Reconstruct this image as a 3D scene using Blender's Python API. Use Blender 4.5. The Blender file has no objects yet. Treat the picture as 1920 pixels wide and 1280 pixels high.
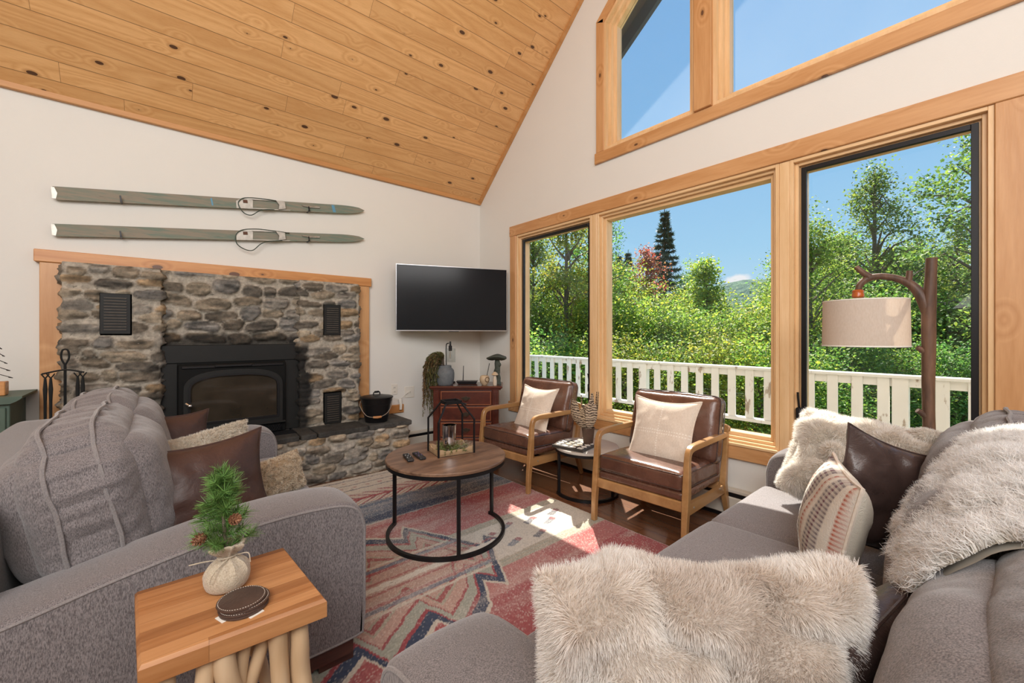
import bpy, math, random
import numpy as np
from mathutils import Matrix, Vector

# ------------------------------------------------------------------ camera, world, sun, lights, exposure
SC = bpy.context.scene
COL = SC.collection
R = math.radians
cam_d = bpy.data.cameras.new('camera'); cam = bpy.data.objects.new('camera', cam_d); COL.objects.link(cam)
cam_d.sensor_width = 36; cam_d.lens = 14.68; cam_d.shift_y = -13/1920; cam_d.clip_start = .05; cam_d.clip_end = 2000
cam.location = (0, 0, 1.3); cam.rotation_euler = (R(90), 0, R(-40.43))
SC.camera = cam
SC.view_settings.view_transform = 'Standard'; SC.view_settings.look = 'None'
SC.view_settings.gamma = 1; SC.view_settings.use_curve_mapping = False
SC.view_settings.exposure = 0.0
SC.cycles.use_denoising = True
SC.cycles.max_bounces = 10; SC.cycles.diffuse_bounces = 6; SC.cycles.glossy_bounces = 3
SC.cycles.transparent_max_bounces = 12; SC.cycles.transmission_bounces = 6
SC.cycles.sample_clamp_indirect = 6; SC.cycles.caustics_reflective = False; SC.cycles.caustics_refractive = False
SC.cycles.use_light_tree = True

W = bpy.data.worlds.new('world'); SC.world = W; W.use_nodes = True
wn = W.node_tree; wn.nodes.clear()
def wnode(t, **k):
    n = wn.nodes.new(t)
    for a, b in k.items(): setattr(n, a, b)
    return n
SUN = Vector((.565, .51, 1.0)).normalized()          # towards the sun
geo = wnode('ShaderNodeTexCoord')
sep = wnode('ShaderNodeSeparateXYZ'); wn.links.new(geo.outputs['Generated'], sep.inputs[0])
ramp = wnode('ShaderNodeValToRGB'); wn.links.new(sep.outputs['Z'], ramp.inputs[0])
e = ramp.color_ramp.elements
e[0].position = 0.0; e[0].color = (.60, .82, .97, 1)
e[1].position = .75; e[1].color = (.22, .47, .88, 1)
m_ = e.new(.18); m_.color = (.40, .70, .97, 1)
m_ = e.new(.42); m_.color = (.27, .56, .93, 1)
# one small fair-weather cloud low over the hill
cl = wnode('ShaderNodeVectorMath', operation='SUBTRACT'); wn.links.new(geo.outputs['Generated'], cl.inputs[0])
cd = Vector((1.0588, .4117, .1328)).normalized(); cl.inputs[1].default_value = cd
cs = wnode('ShaderNodeVectorMath', operation='MULTIPLY'); wn.links.new(cl.outputs[0], cs.inputs[0]); cs.inputs[1].default_value = (34, 34, 75)
cn = wnode('ShaderNodeTexNoise'); cn.inputs['Scale'].default_value = 42; cn.inputs['Detail'].default_value = 4
wn.links.new(geo.outputs['Generated'], cn.inputs['Vector'])
cle = wnode('ShaderNodeVectorMath', operation='LENGTH'); wn.links.new(cs.outputs[0], cle.inputs[0])
ca = wnode('ShaderNodeMath', operation='ADD'); wn.links.new(cle.outputs['Value'], ca.inputs[0]); wn.links.new(cn.outputs[0], ca.inputs[1])
cm = wnode('ShaderNodeMapRange'); wn.links.new(ca.outputs[0], cm.inputs[0])
cm.inputs[1].default_value = 1.0; cm.inputs[2].default_value = 1.45; cm.inputs[3].default_value = 1; cm.inputs[4].default_value = 0
cx_ = wnode('ShaderNodeMixRGB'); wn.links.new(cm.outputs[0], cx_.inputs[0]); wn.links.new(ramp.outputs[0], cx_.inputs[1]); cx_.inputs[2].default_value = (.95, .96, 1, 1)
bg = wnode('ShaderNodeBackground'); wn.links.new(cx_.outputs[0], bg.inputs[0]); bg.inputs[1].default_value = 0.95
wo = wnode('ShaderNodeOutputWorld'); wn.links.new(bg.outputs[0], wo.inputs[0])

sd = bpy.data.lights.new('sun', 'SUN'); sd.energy = 12.5; sd.angle = R(.6); sd.color = (1, .94, .84)
so = bpy.data.objects.new('sun', sd); COL.objects.link(so); so.rotation_euler = SUN.to_track_quat('Z', 'Y').to_euler()
so.location = (8, 8, 14)
def area(name, loc, to, sx, sy, power, col=(1, .985, .965)):
    d = bpy.data.lights.new(name, 'AREA'); d.shape = 'RECTANGLE'; d.size = sx; d.size_y = sy; d.energy = power; d.color = col
    o = bpy.data.objects.new(name, d); COL.objects.link(o); o.location = loc
    o.rotation_euler = (Vector(loc) - Vector(to)).to_track_quat('Z', 'Y').to_euler()
    return o
# unseen area lamps added behind the camera to brighten the interior
area('fill_light', (-1.6, -1.6, 3.9), (1.2, 2.6, .9), 2.4, 2.4, 150)
area('fill_light', (-2.6, -.9, 3.6), (1.5, 2.4, .8), 1.6, 1.6, 45)
area('fill_light', (.6, -2.6, 3.6), (1.6, 2.2, 1.6), 2.0, 1.6, 60)
area('fill_light', (-1.0, -.6, 2.4), (.6, 2.6, 5.5), 2.0, 2.0, 55)

# ------------------------------------------------------------------ noise helpers (numpy)
def _h(ix, iy, iz, s):
    n = (ix*374761393 + iy*668265263 + iz*2147483647 + s*974634777) & 0xffffffff
    n = ((n ^ (n >> 13)) * 1274126177) & 0xffffffff
    n = (n ^ (n >> 16)) & 0xffffffff
    return n/4294967295.0
def vnoise(P, s=0):
    P = np.asarray(P, float); I = np.floor(P).astype(np.int64); f = P-I; f = f*f*(3-2*f)
    x, y, z = I[..., 0], I[..., 1], I[..., 2]; r = 0
    for dx in (0, 1):
        for dy in (0, 1):
            for dz in (0, 1):
                w = (f[..., 0] if dx else 1-f[..., 0])*(f[..., 1] if dy else 1-f[..., 1])*(f[..., 2] if dz else 1-f[..., 2])
                r = r + w*_h(x+dx, y+dy, z+dz, s)
    return r*2-1
def fbm(P, s=0, o=3):
    P = np.asarray(P, float); r = 0; a = 1
    for k in range(o):
        r = r + a*vnoise(P*(2**k), s+k*17); a *= .5
    return r

# ------------------------------------------------------------------ mesh builder
def smooth_path(pts, k=6):
    P = [np.array(p, float) for p in pts]
    if len(P) < 3: return P
    out = []
    for i in range(len(P)-1):
        a = P[i-1] if i else 2*P[0]-P[1]; b = P[i]; c = P[i+1]; d = P[i+2] if i+2 < len(P) else 2*P[-1]-P[-2]
        for t in np.linspace(0, 1, k, endpoint=False):
            out.append(.5*((2*b)+(-a+c)*t+(2*a-5*b+4*c-d)*t*t+(-a+3*b-3*c+d)*t**3))
    out.append(P[-1]); return out
class MB:
    def __init__(s): s.v = []; s.f = []; s.n = 0; s.c = []
    def add(s, V, F, T=None, col=None):
        V = np.asarray(V, float).reshape(-1, 3)
        if T is not None:
            M = np.array(T); V = V @ M[:3, :3].T + M[:3, 3]
        s.v.append(V); s.f += [tuple(int(i)+s.n for i in q) for q in F]; s.n += len(V)
        if col is None: col = (.5, .5, .5)
        c = np.asarray(col, float)
        if c.ndim == 1: c = np.tile(c, (len(V), 1))
        s.c.append(c); return s
    def box(s, x0, x1, y0, y1, z0, z1, b=0.0, T=None, col=None):
        if b <= 0:
            V = [(x, y, z) for x in (x0, x1) for y in (y0, y1) for z in (z0, z1)]
            F = [(0, 1, 3, 2), (4, 6, 7, 5), (0, 4, 5, 1), (2, 3, 7, 6), (0, 2, 6, 4), (1, 5, 7, 3)]
            return s.add(V, F, T, col)
        b = min(b, (x1-x0)*.49, (y1-y0)*.49, (z1-z0)*.49)
        V = []; idx = {}
        X = (x0, x1); Y = (y0, y1); Z = (z0, z1)
        for i in (0, 1):
            for j in (0, 1):
                for k in (0, 1):
                    ox = b if i == 0 else -b; oy = b if j == 0 else -b; oz = b if k == 0 else -b
                    idx[i, j, k] = len(V)
                    V += [(X[i], Y[j]+oy, Z[k]+oz), (X[i]+ox, Y[j], Z[k]+oz), (X[i]+ox, Y[j]+oy, Z[k])]
        F = []
        for i in (0, 1):
            q = [idx[i, j, k]+0 for j, k in ((0, 0), (1, 0), (1, 1), (0, 1))]; F.append(q if i else q[::-1])
            q = [idx[j, i, k]+1 for j, k in ((0, 0), (1, 0), (1, 1), (0, 1))]; F.append(q[::-1] if i else q)
            q = [idx[j, k, i]+2 for j, k in ((0, 0), (1, 0), (1, 1), (0, 1))]; F.append(q if i else q[::-1])
        for i in (0, 1):
            for j in (0, 1):
                a, c = idx[i, j, 0], idx[i, j, 1]; q = [a, a+1, c+1, c]; F.append(q if i != j else q[::-1])
                a, c = idx[i, 0, j], idx[i, 1, j]; q = [a, c, c+2, a+2]; F.append(q if i != j else q[::-1])
                a, c = idx[0, i, j], idx[1, i, j]; q = [a+1, a+2, c+2, c+1]; F.append(q if i != j else q[::-1])
        for i in (0, 1):
            for j in (0, 1):
                for k in (0, 1):
                    a = idx[i, j, k]; q = [a, a+1, a+2]; F.append(q if (i+j+k) % 2 else q[::-1])
        return s.add(V, F, T, col)
    def tube(s, pts, r, n=8, k=0, prof=None, up=None, T=None, col=None, cap=True):
        P = smooth_path(pts, k) if k else [np.array(p, float) for p in pts]
        m = len(P)
        if np.isscalar(r): rr = np.full(m, float(r))
        else: rr = np.interp(np.linspace(0, 1, m), np.linspace(0, 1, len(r)), r)
        if prof is None: prof = [(math.cos(2*math.pi*i/n), math.sin(2*math.pi*i/n)) for i in range(n)]
        n = len(prof)
        tg = [P[min(i+1, m-1)]-P[max(i-1, 0)] for i in range(m)]
        tg = [t/(np.linalg.norm(t)+1e-12) for t in tg]
        u = np.array(up, float) if up is not None else (np.array([0, 0, 1.]) if abs(tg[0][2]) < .9 else np.array([1., 0, 0]))
        V = []
        for i in range(m):
            if up is not None: u = np.array(up, float)
            a = np.cross(tg[i], u); a /= np.linalg.norm(a)+1e-12; u2 = np.cross(a, tg[i]); u = u2
            for (p, q) in prof: V.append(P[i]+rr[i]*(a*p+u2*q))
        F = []
        for i in range(m-1):
            for j in range(n):
                F.append((i*n+j, i*n+(j+1) % n, (i+1)*n+(j+1) % n, (i+1)*n+j))
        if cap: F.append(tuple(range(n))[::-1]); F.append(tuple((m-1)*n+j for j in range(n)))
        return s.add(V, F, T, col)
    def lathe(s, prof, n=24, T=None, col=None, cap=True, sx=1, sy=1):
        V = []; F = []
        for (r, z) in prof:
            for j in range(n):
                a = 2*math.pi*j/n; V.append((r*math.cos(a)*sx, r*math.sin(a)*sy, z))
        for i in range(len(prof)-1):
            for j in range(n): F.append((i*n+j, i*n+(j+1) % n, (i+1)*n+(j+1) % n, (i+1)*n+j))
        if cap:
            F.append(tuple(range(n))[::-1]); F.append(tuple((len(prof)-1)*n+j for j in range(n)))
        return s.add(V, F, T, col)
    def prism(s, poly, a, b, axis='y', T=None, col=None):
        # poly 2D extruded along axis between a and b
        def mk(p, q, t): return {'x': (t, p, q), 'y': (p, t, q), 'z': (p, q, t)}[axis]
        n = len(poly); V = [mk(p, q, a) for p, q in poly]+[mk(p, q, b) for p, q in poly]
        F = [tuple(range(n)), tuple(range(n, 2*n))[::-1]]+[(i, i+n, (i+1) % n+n, (i+1) % n) for i in range(n)]
        return s.add(V, F, T, col)
    def grid(s, G, T=None, col=None, closed=False):
        h, w = G.shape[:2]; F = []
        for i in range(h-1):
            for j in range(w-1): F.append((i*w+j, i*w+j+1, (i+1)*w+j+1, (i+1)*w+j))
            if closed: F.append((i*w+w-1, i*w, (i+1)*w, (i+1)*w+w-1))
        return s.add(G.reshape(-1, 3), F, T, None if col is None else np.asarray(col).reshape(-1, 3))
WM = {}
def wmat(o): return WM[o.name]
def mat_list(m): return [m]
def make_mesh(name, mb, m, smooth=True, off=None, fixn=True):
    V = np.concatenate(mb.v) if mb.v else np.zeros((0, 3))
    if off is not None: V = V-np.array(off)
    me = bpy.data.meshes.new(name)
    F = mb.f; nl = sum(len(q) for q in F)
    me.vertices.add(len(V)); me.vertices.foreach_set('co', V.ravel())
    me.loops.add(nl); me.loops.foreach_set('vertex_index', np.fromiter((i for q in F for i in q), dtype=np.int32, count=nl))
    me.polygons.add(len(F)); ln = np.array([len(q) for q in F], dtype=np.int32)
    me.polygons.foreach_set('loop_start', np.concatenate([[0], np.cumsum(ln)[:-1]]).astype(np.int32))
    me.update(calc_edges=True); me.validate()
    C_ = np.concatenate(mb.c) if mb.c else np.zeros((0, 3))
    if len(C_) == len(me.vertices) and len(C_) and C_.std() > 1e-6:
        at = me.color_attributes.new('tint', 'FLOAT_COLOR', 'POINT')
        at.data.foreach_set('color', np.concatenate([C_, np.ones((len(C_), 1))], 1).astype(np.float32).ravel())
    if fixn:
        import bmesh
        bm = bmesh.new(); bm.from_mesh(me); bmesh.ops.recalc_face_normals(bm, faces=bm.faces)
        if smooth:
            for ed in bm.edges:
                if len(ed.link_faces) == 2 and ed.calc_face_angle(0) > R(38): ed.smooth = False
        for f in bm.faces: f.smooth = smooth
        bm.to_mesh(me); bm.free()
    else:
        me.polygons.foreach_set('use_smooth', np.full(len(F), smooth, dtype=bool))
    if m is not None: me.materials.append(m)
    return me
def obj(name, mb, m, parent=None, smooth=True, label=None, local=False, fixn=True):
    """a part (parent given) or a one-mesh thing; mesh built in world coordinates unless local"""
    if parent is None:
        V = np.concatenate(mb.v); off = ((V[:, 0].min()+V[:, 0].max())/2, (V[:, 1].min()+V[:, 1].max())/2, V[:, 2].min())
        me = make_mesh(name, mb, m, smooth, off, fixn); o = bpy.data.objects.new(name, me); COL.objects.link(o); o.location = off
        WM[o.name] = off; return o
    off = (0, 0, 0) if local else WM[parent.name]
    me = make_mesh(name, mb, m, smooth, off, fixn); o = bpy.data.objects.new(name, me); COL.objects.link(o); o.parent = parent
    WM[o.name] = off
    if label: o['label'] = label
    return o
def tag(o, label, cat, group=None, kind=None):
    o['label'] = label; o['category'] = cat
    if group: o['group'] = group
    if kind: o['kind'] = kind
    return o
def thing(name, label, cat, loc=(0, 0, 0), rz=0, group=None):
    o = bpy.data.objects.new(name, None); COL.objects.link(o); o.location = loc; o.rotation_euler = (0, 0, rz); o.empty_display_size = .05
    WM[o.name] = tuple(loc); return tag(o, label, cat, group)
def struct(name, mb, m, parent=None, smooth=False):
    o = obj(name, mb, m, parent, smooth)
    if parent is None: o['kind'] = 'structure'
    return o
def sthing(name, loc):
    o = bpy.data.objects.new(name, None); COL.objects.link(o); o.location = loc; o['kind'] = 'structure'; o.empty_display_size = .05
    WM[o.name] = tuple(loc); return o
def kids(o): return [c for c in bpy.data.objects if c.parent == o]
def dup(root, loc, rz=0, label=None, group=None, scale=None):
    def cp(o, par):
        c = o.copy(); COL.objects.link(c); c.parent = par
        for ch in KID.get(o.name, kids(o)): cp(ch, c)
        return c
    KID = {}
    c = cp(root, None); c.location = loc; c.rotation_euler = (0, 0, rz)
    if label: c['label'] = label
    if group: c['group'] = group
    if scale: c.scale = scale if not np.isscalar(scale) else (scale,)*3
    return c
def TR(loc=(0, 0, 0), rx=0, ry=0, rz=0, s=1):
    return Matrix.Translation(loc) @ Matrix.Rotation(rz, 4, 'Z') @ Matrix.Rotation(ry, 4, 'Y') @ Matrix.Rotation(rx, 4, 'X') @ Matrix.Scale(s, 4)
def frame(loc, right, up):
    r = Vector(right).normalized(); u = Vector(up); n = r.cross(u).normalized(); u = n.cross(r).normalized()
    M = Matrix.Identity(4)
    for i in range(3): M[i][0] = r[i]; M[i][1] = u[i]; M[i][2] = n[i]; M[i][3] = loc[i]
    return M

# ------------------------------------------------------------------ soft shapes
def softbox_vf(sx, sy, sz, r=.05, n=18, bulge=(0, 0, 0), noise=0, nf=6, seed=0, wr=0, pinch=0):
    """rounded cushion centred on the origin, optionally puffed on each axis, with fabric noise"""
    t = np.linspace(-1, 1, n+1); t = np.sign(t)*(1-(1-np.abs(t))**1.35)
    vid = {}; V = []; F = []
    def vi(p):
        k = (round(p[0], 5), round(p[1], 5), round(p[2], 5))
        if k not in vid: vid[k] = len(V); V.append(p)
        return vid[k]
    for ax in range(3):
        for sg in (-1, 1):
            ids = []
            for a in t:
                row = []
                for b in t:
                    p = [0, 0, 0]; p[ax] = sg; p[(ax+1) % 3] = a; p[(ax+2) % 3] = b; row.append(vi(tuple(p)))
                ids.append(row)
            for i in range(n):
                for j in range(n):
                    q = (ids[i][j], ids[i+1][j], ids[i+1][j+1], ids[i][j+1]); F.append(q if sg > 0 else q[::-1])
    U = np.array(V, float); S = np.array([sx, sy, sz])/2
    r = min(r, S.min()*.98)
    Q = U*S; inner = np.clip(Q, -(S-r), S-r); d = Q-inner; L = np.linalg.norm(d, axis=1, keepdims=True)+1e-9
    P = inner+d/L*r
    for ax in range(3):
        if bulge[ax]:
            a, b = (ax+1) % 3, (ax+2) % 3
            P[:, ax] += np.sign(U[:, ax])*np.abs(U[:, ax])**1.5*bulge[ax]*(1-U[:, a]**2)**.6*(1-U[:, b]**2)**.6
    if pinch:
        P *= (1-pinch*(np.abs(U).min(axis=1)**2))[:, None]
    if noise:
        nn = P/(np.linalg.norm(P, axis=1, keepdims=True)+1e-9)
        P = P+nn*(fbm(P*nf+seed*3.1, seed)*noise)[:, None]
    if wr:
        nn = U/(np.linalg.norm(U, axis=1, keepdims=True))
        w = vnoise(np.stack([P[:, 0]*3+seed, P[:, 1]*3, P[:, 2]*34], 1), seed+5)
        P = P+nn*(w*wr)[:, None]
    return P, F, U
def pillow_vf(w, h, th, n=28, seed=0, noise=.006, corner=.10, power=2.4, sag=0, ears=.0, crease=0, lump=0):
    """a stuffed square pillow in its own XY plane, thickness along Z, with pulled-out corners"""
    t = np.linspace(-1, 1, n+1); t = np.sin(t*math.pi/2)*.35+t*.65
    A, B = np.meshgrid(t, t, indexing='ij')
    inx = 1-corner*(1-np.abs(B)**2)*1.0; iny = 1-corner*(1-np.abs(A)**2)*1.0
    X = A*w/2*(inx+ears*(np.abs(A*B))**3); Y = B*h/2*(iny+ears*(np.abs(A*B))**3)
    prof = ((1-np.abs(A)**power)*(1-np.abs(B)**power))**.5
    V = []; cols = []
    for sg in (1, -1):
        P0 = np.stack([X*5+seed*7.3, Y*5, np.full_like(X, sg*3.)], -1)
        z = sg*th/2*prof*(1+.12*fbm(P0, seed))
        if crease:
            ang = np.arctan2(B, A); rad = np.sqrt(A*A+B*B)
            z = z+sg*crease*np.sin(ang*9+3*vnoise(P0*.7, seed+2))*np.clip(rad-.35, 0, 1)*prof**.5
        z = z+sg*noise*fbm(P0*4, seed+9)*prof
        if lump: z = z+sg*lump*(np.abs(vnoise(P0*2.1+3, seed+31))*1.6-.5)*np.clip(prof*1.6, 0, 1)
        V.append(np.stack([X, Y+sag*0, z], -1))
    m = n+1; F = []; N = m*m
    ids2 = np.arange(N).reshape(m, m)+N
    ids1 = np.arange(N).reshape(m, m)
    edge = np.zeros((m, m), bool); edge[0, :] = edge[-1, :] = edge[:, 0] = edge[:, -1] = True
    ids2 = np.where(edge, ids1, ids2)
    for i in range(n):
        for j in range(n):
            F.append((ids1[i, j], ids1[i+1, j], ids1[i+1, j+1], ids1[i, j+1]))
            F.append((ids2[i, j], ids2[i, j+1], ids2[i+1, j+1], ids2[i+1, j]))
    P = np.concatenate([V[0].reshape(-1, 3), V[1].reshape(-1, 3)])
    P[:, 1] -= sag*(P[:, 0]/(w/2))**2
    return P, F
def tri_sample(P, F, n, rng):
    T = []
    for q in F:
        for k in range(1, len(q)-1): T.append((q[0], q[k], q[k+1]))
    T = np.array(T); a, b, c = P[T[:, 0]], P[T[:, 1]], P[T[:, 2]]
    cr = np.cross(b-a, c-a); ar = np.linalg.norm(cr, axis=1); pr = ar/ar.sum()
    k = rng.choice(len(T), n, p=pr); u = rng.random(n); v = rng.random(n); f = u+v > 1; u[f] = 1-u[f]; v[f] = 1-v[f]
    pt = a[k]+(b-a)[k]*u[:, None]+(c-a)[k]*v[:, None]; nn = cr[k]/(ar[k][:, None]+1e-12)
    return pt, nn
def add_fur(mb, P, F, n, L=.03, w=.0009, seed=0, lean=.5, curl=0, grav=.3, root=(.4, .35, .3), tip=(.9, .87, .82), T=None, clump=14, seg=2, jit=.12, patch=.0, patchcol=(.5, .4, .3)):
    rng = np.random.default_rng(seed)
    P = np.asarray(P)
    if T is not None:
        M = np.array(T); P = P @ M[:3, :3].T + M[:3, 3]
    pt, nn = tri_sample(P, F, n, rng)
    fx = np.stack([fbm(pt*clump, seed+1, 2), fbm(pt*clump+31, seed+2, 2), fbm(pt*clump+67, seed+3, 2)], 1)
    d = nn+lean*fx*1.6+rng.normal(0, .18, (n, 3)); d[:, 2] -= grav*.5
    d /= np.linalg.norm(d, axis=1, keepdims=True)
    LL = L*(.6+.6*rng.random(n))*(1+.5*fbm(pt*9, seed+7, 2))
    side = np.cross(d, rng.normal(0, 1, (n, 3))); side /= np.linalg.norm(side, axis=1, keepdims=True)+1e-9
    tone = 1+rng.normal(0, jit, n); pc = np.clip(fbm(pt*5, seed+11, 3)*1.4+.1, 0, 1)*patch
    cols = []; rows = []
    K = seg+1; c1 = curl*rng.uniform(.5, 1, n)
    ph = fbm(pt*30, seed+21, 1)*6
    b2 = np.cross(d, side)
    cur = pt-nn*.002
    for k in range(K):
        t = k/seg
        wv = w*(1-.85*t)
        off = (side*np.sin(ph+t*5)[:, None]+b2*np.cos(ph+t*5)[:, None])*c1[:, None]
        c = cur+d*(LL*t)[:, None]+off*t
        c[:, 2] -= grav*LL*t*t*.6
        rows.append(c-side*wv); rows.append(c+side*wv)
        col = np.array(root)*(1-t)+np.array(tip)*t
        cc = col[None, :]*tone[:, None]; cc = cc*(1-pc[:, None])+np.array(patchcol)[None, :]*pc[:, None]*(0.6+.4*t)
        cols.append(cc); cols.append(cc)
    V = np.stack(rows, 1).reshape(-1, 3); C = np.clip(np.stack(cols, 1).reshape(-1, 3), 0, 1)
    base = np.arange(n)*2*K+mb.n; Fq = []
    for k in range(seg):
        q = np.stack([base+2*k, base+2*k+1, base+2*k+3, base+2*k+2], 1); Fq.append(q)
    mb.v.append(V); mb.c.append(C); mb.n += len(V); mb.f += np.concatenate(Fq).tolist()

# ------------------------------------------------------------------ materials
class NM:
    def __init__(s, name):
        s.m = bpy.data.materials.new(name); s.m.use_nodes = True; s.t = s.m.node_tree; s.t.nodes.clear()
        s.out = s.n('ShaderNodeOutputMaterial'); s.b = s.n('ShaderNodeBsdfPrincipled'); s.l(s.b.outputs[0], s.out.inputs[0])
        s.tc = s.n('ShaderNodeTexCoord')
    def n(s, t, **k):
        x = s.t.nodes.new(t)
        for a, b in k.items(): setattr(x, a, b)
        return x
    def l(s, a, b): s.t.links.new(a, b)
    def set(s, **k):
        for a, v in k.items():
            i = s.b.inputs[a.replace('_', ' ')]
            if hasattr(v, 'links') or isinstance(v, bpy.types.NodeSocket): s.l(v, i)
            else: i.default_value = v if not isinstance(v, tuple) or len(v) == 4 or a == 'Normal' else (*v, 1)
        return s
    def vec(s, sc=(1, 1, 1), src='Object', rot=(0, 0, 0), loc=(0, 0, 0)):
        m = s.n('ShaderNodeMapping'); s.l(s.tc.outputs[src], m.inputs[0]); m.inputs['Scale'].default_value = sc
        m.inputs['Rotation'].default_value = rot; m.inputs['Location'].default_value = loc; return m.outputs[0]
    def noise(s, v, scale=5, det=3, rough=.5, dist=0):
        x = s.n('ShaderNodeTexNoise'); s.l(v, x.inputs['Vector']); x.inputs['Scale'].default_value = scale; x.inputs['Detail'].default_value = det
        x.inputs['Roughness'].default_value = rough; x.inputs['Distortion'].default_value = dist; return x.outputs[0]
    def ramp(s, f, stops):
        x = s.n('ShaderNodeValToRGB'); s.l(f, x.inputs[0]); e = x.color_ramp.elements
        for i, (p, c) in enumerate(stops):
            if i < 2: q = e[i]; q.position = p
            else: q = e.new(p)
            q.color = (*c, 1) if len(c) == 3 else c
        return x.outputs[0]
    def mix(s, f, a, b, mode='MIX'):
        x = s.n('ShaderNodeMixRGB', blend_type=mode)
        for i, v in enumerate((f, a, b)):
            if isinstance(v, bpy.types.NodeSocket): s.l(v, x.inputs[i])
            else: x.inputs[i].default_value = v if i == 0 else (*v, 1) if len(v) == 3 else v
        return x.outputs[0]
    def math(s, op, a, b=0, c=None):
        x = s.n('ShaderNodeMath', operation=op)
        for i, v in enumerate((a, b) if c is None else (a, b, c)):
            if isinstance(v, bpy.types.NodeSocket): s.l(v, x.inputs[i])
            else: x.inputs[i].default_value = v
        return x.outputs[0]
    def bump(s, h, st=.3, d=.01, nrm=None):
        x = s.n('ShaderNodeBump'); s.l(h, x.inputs['Height']); x.inputs['Strength'].default_value = st; x.inputs['Distance'].default_value = d
        if nrm is not None: s.l(nrm, x.inputs['Normal'])
        return x.outputs[0]
    def attr(s, nm='tint'):
        x = s.n('ShaderNodeAttribute'); x.attribute_name = nm; return x.outputs['Color']
def plain(name, col, rough=.5, metal=0, var=.08, vs=12, bump=0, bs=60, spec=.5, emis=None):
    m = NM(name); v = m.vec()
    nz = m.noise(v, vs, 4)
    c = m.mix(nz, tuple(x*(1-var) for x in col), tuple(min(1, x*(1+var)) for x in col))
    m.set(Base_Color=c, Roughness=rough, Metallic=metal); m.b.inputs['Specular IOR Level'].default_value = spec
    if bump: m.set(Normal=m.bump(m.noise(v, bs, 3), bump, .004))
    return m.m
def wood(name, light, dark, knotc=(.10, .04, .02), rough=.45, ax=0, gs=26, knots=True, ks=2.2, coat=.1, kr=.055, var=.18, plank=None, cr=None, kst=5.0, st=.10, gap=.8, tone=0):
    """grained board wood; the grain runs along local axis ax"""
    m = NM(name)
    sc = [1, 1, 1]; sc[ax] = st
    v = m.vec(tuple(sc))
    col_n = m.noise(v, 1.3, 2)
    if plank:
        pl, pw, pax = plank      # board length, board width, width axis
        sp = m.n('ShaderNodeSeparateXYZ'); m.l(m.tc.outputs['Object'], sp.inputs[0])
        A = sp.outputs[ax]; B = sp.outputs[pax]
        row = m.math('FLOOR', m.math('DIVIDE', B, pw))
        rn = m.n('ShaderNodeTexWhiteNoise', noise_dimensions='1D'); m.l(row, rn.inputs['W'])
        colx = m.math('FLOOR', m.math('ADD', m.math('DIVIDE', A, pl), m.math('MULTIPLY', rn.outputs['Value'], 7.3)))
        cmb = m.n('ShaderNodeCombineXYZ'); m.l(row, cmb.inputs[0]); m.l(colx, cmb.inputs[1])
        wn2 = m.n('ShaderNodeTexWhiteNoise', noise_dimensions='3D'); m.l(cmb.outputs[0], wn2.inputs['Vector'])
        off = m.n('ShaderNodeVectorMath', operation='SCALE'); m.l(wn2.outputs['Color'], off.inputs[0]); off.inputs['Scale'].default_value = 37
        av = m.n('ShaderNodeVectorMath', operation='ADD'); m.l(v, av.inputs[0]); m.l(off.outputs[0], av.inputs[1]); v = av.outputs[0]
        pv = wn2.outputs['Value']
    # knots: a 2D cell pattern in the plane of the board face
    if cr is None: cr = plank[2] if plank else {0: 2, 1: 2, 2: 1}[ax]
    ks3 = m.n('ShaderNodeSeparateXYZ'); m.l(v, ks3.inputs[0]); kcm = m.n('ShaderNodeCombineXYZ')
    m.l(m.math('MULTIPLY', ks3.outputs[ax], kst), kcm.inputs[0]); m.l(ks3.outputs[cr], kcm.inputs[1])
    kv = m.n('ShaderNodeTexVoronoi', voronoi_dimensions='2D'); kv.inputs['Scale'].default_value = ks; m.l(kcm.outputs[0], kv.inputs['Vector'])
    kd = kv.outputs['Distance']
    ring = m.math('MULTIPLY', m.math('SUBTRACT', .26, kd), 9); ring = m.math('MAXIMUM', ring, 0)
    gn = m.noise(v, 3.0, 2, .5, .4)
    g0 = m.math('ADD', m.math('MULTIPLY', gn, gs*.55), m.math('MULTIPLY', ring, .9) if knots else 0)
    grain = m.math('FRACT', g0)
    grain = m.math('PINGPONG', m.math('MULTIPLY', grain, 2), 1)
    fine = m.noise(v, gs*6, 3, .6)
    f = m.math('ADD', m.math('MULTIPLY', grain, .34), m.math('MULTIPLY', fine, .6))
    c = m.ramp(f, [(.18, dark), (.72, light)])
    if plank:
        c = m.mix(m.math('MULTIPLY', pv, var*2.2), c, tuple(x*.72 for x in dark))
    if tone: c = m.mix(tone, c, m.mix(1.0, c, m.ramp(pv, [(.0, (.34, .27, .22)), (.35, (.62, .54, .46)), (.7, (.92, .88, .82)), (1, (1, 1, 1))]), 'MULTIPLY'))
    c = m.mix(m.math('MULTIPLY', col_n, var), c, tuple(x*.8 for x in dark))
    if knots:
        kc = m.n('ShaderNodeSeparateColor'); m.l(kv.outputs['Color'], kc.inputs[0])
        rad = m.math('MULTIPLY', m.math('MAXIMUM', m.math('SUBTRACT', kc.outputs[0], .22), 0), kr*1.95)
        kmask = m.math('LESS_THAN', kd, rad)
        halo = m.ramp(m.math('SUBTRACT', kd, rad), [(0.0, (1, 1, 1)), (.06, (0, 0, 0))])
        hs = m.math('MULTIPLY', halo, m.math('GREATER_THAN', kc.outputs[0], .30))
        c = m.mix(m.math('MULTIPLY', hs, .5), c, tuple(x*.55 for x in dark))
        c = m.mix(m.math('MULTIPLY', kmask, .93), c, knotc)
    bh = fine
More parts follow.
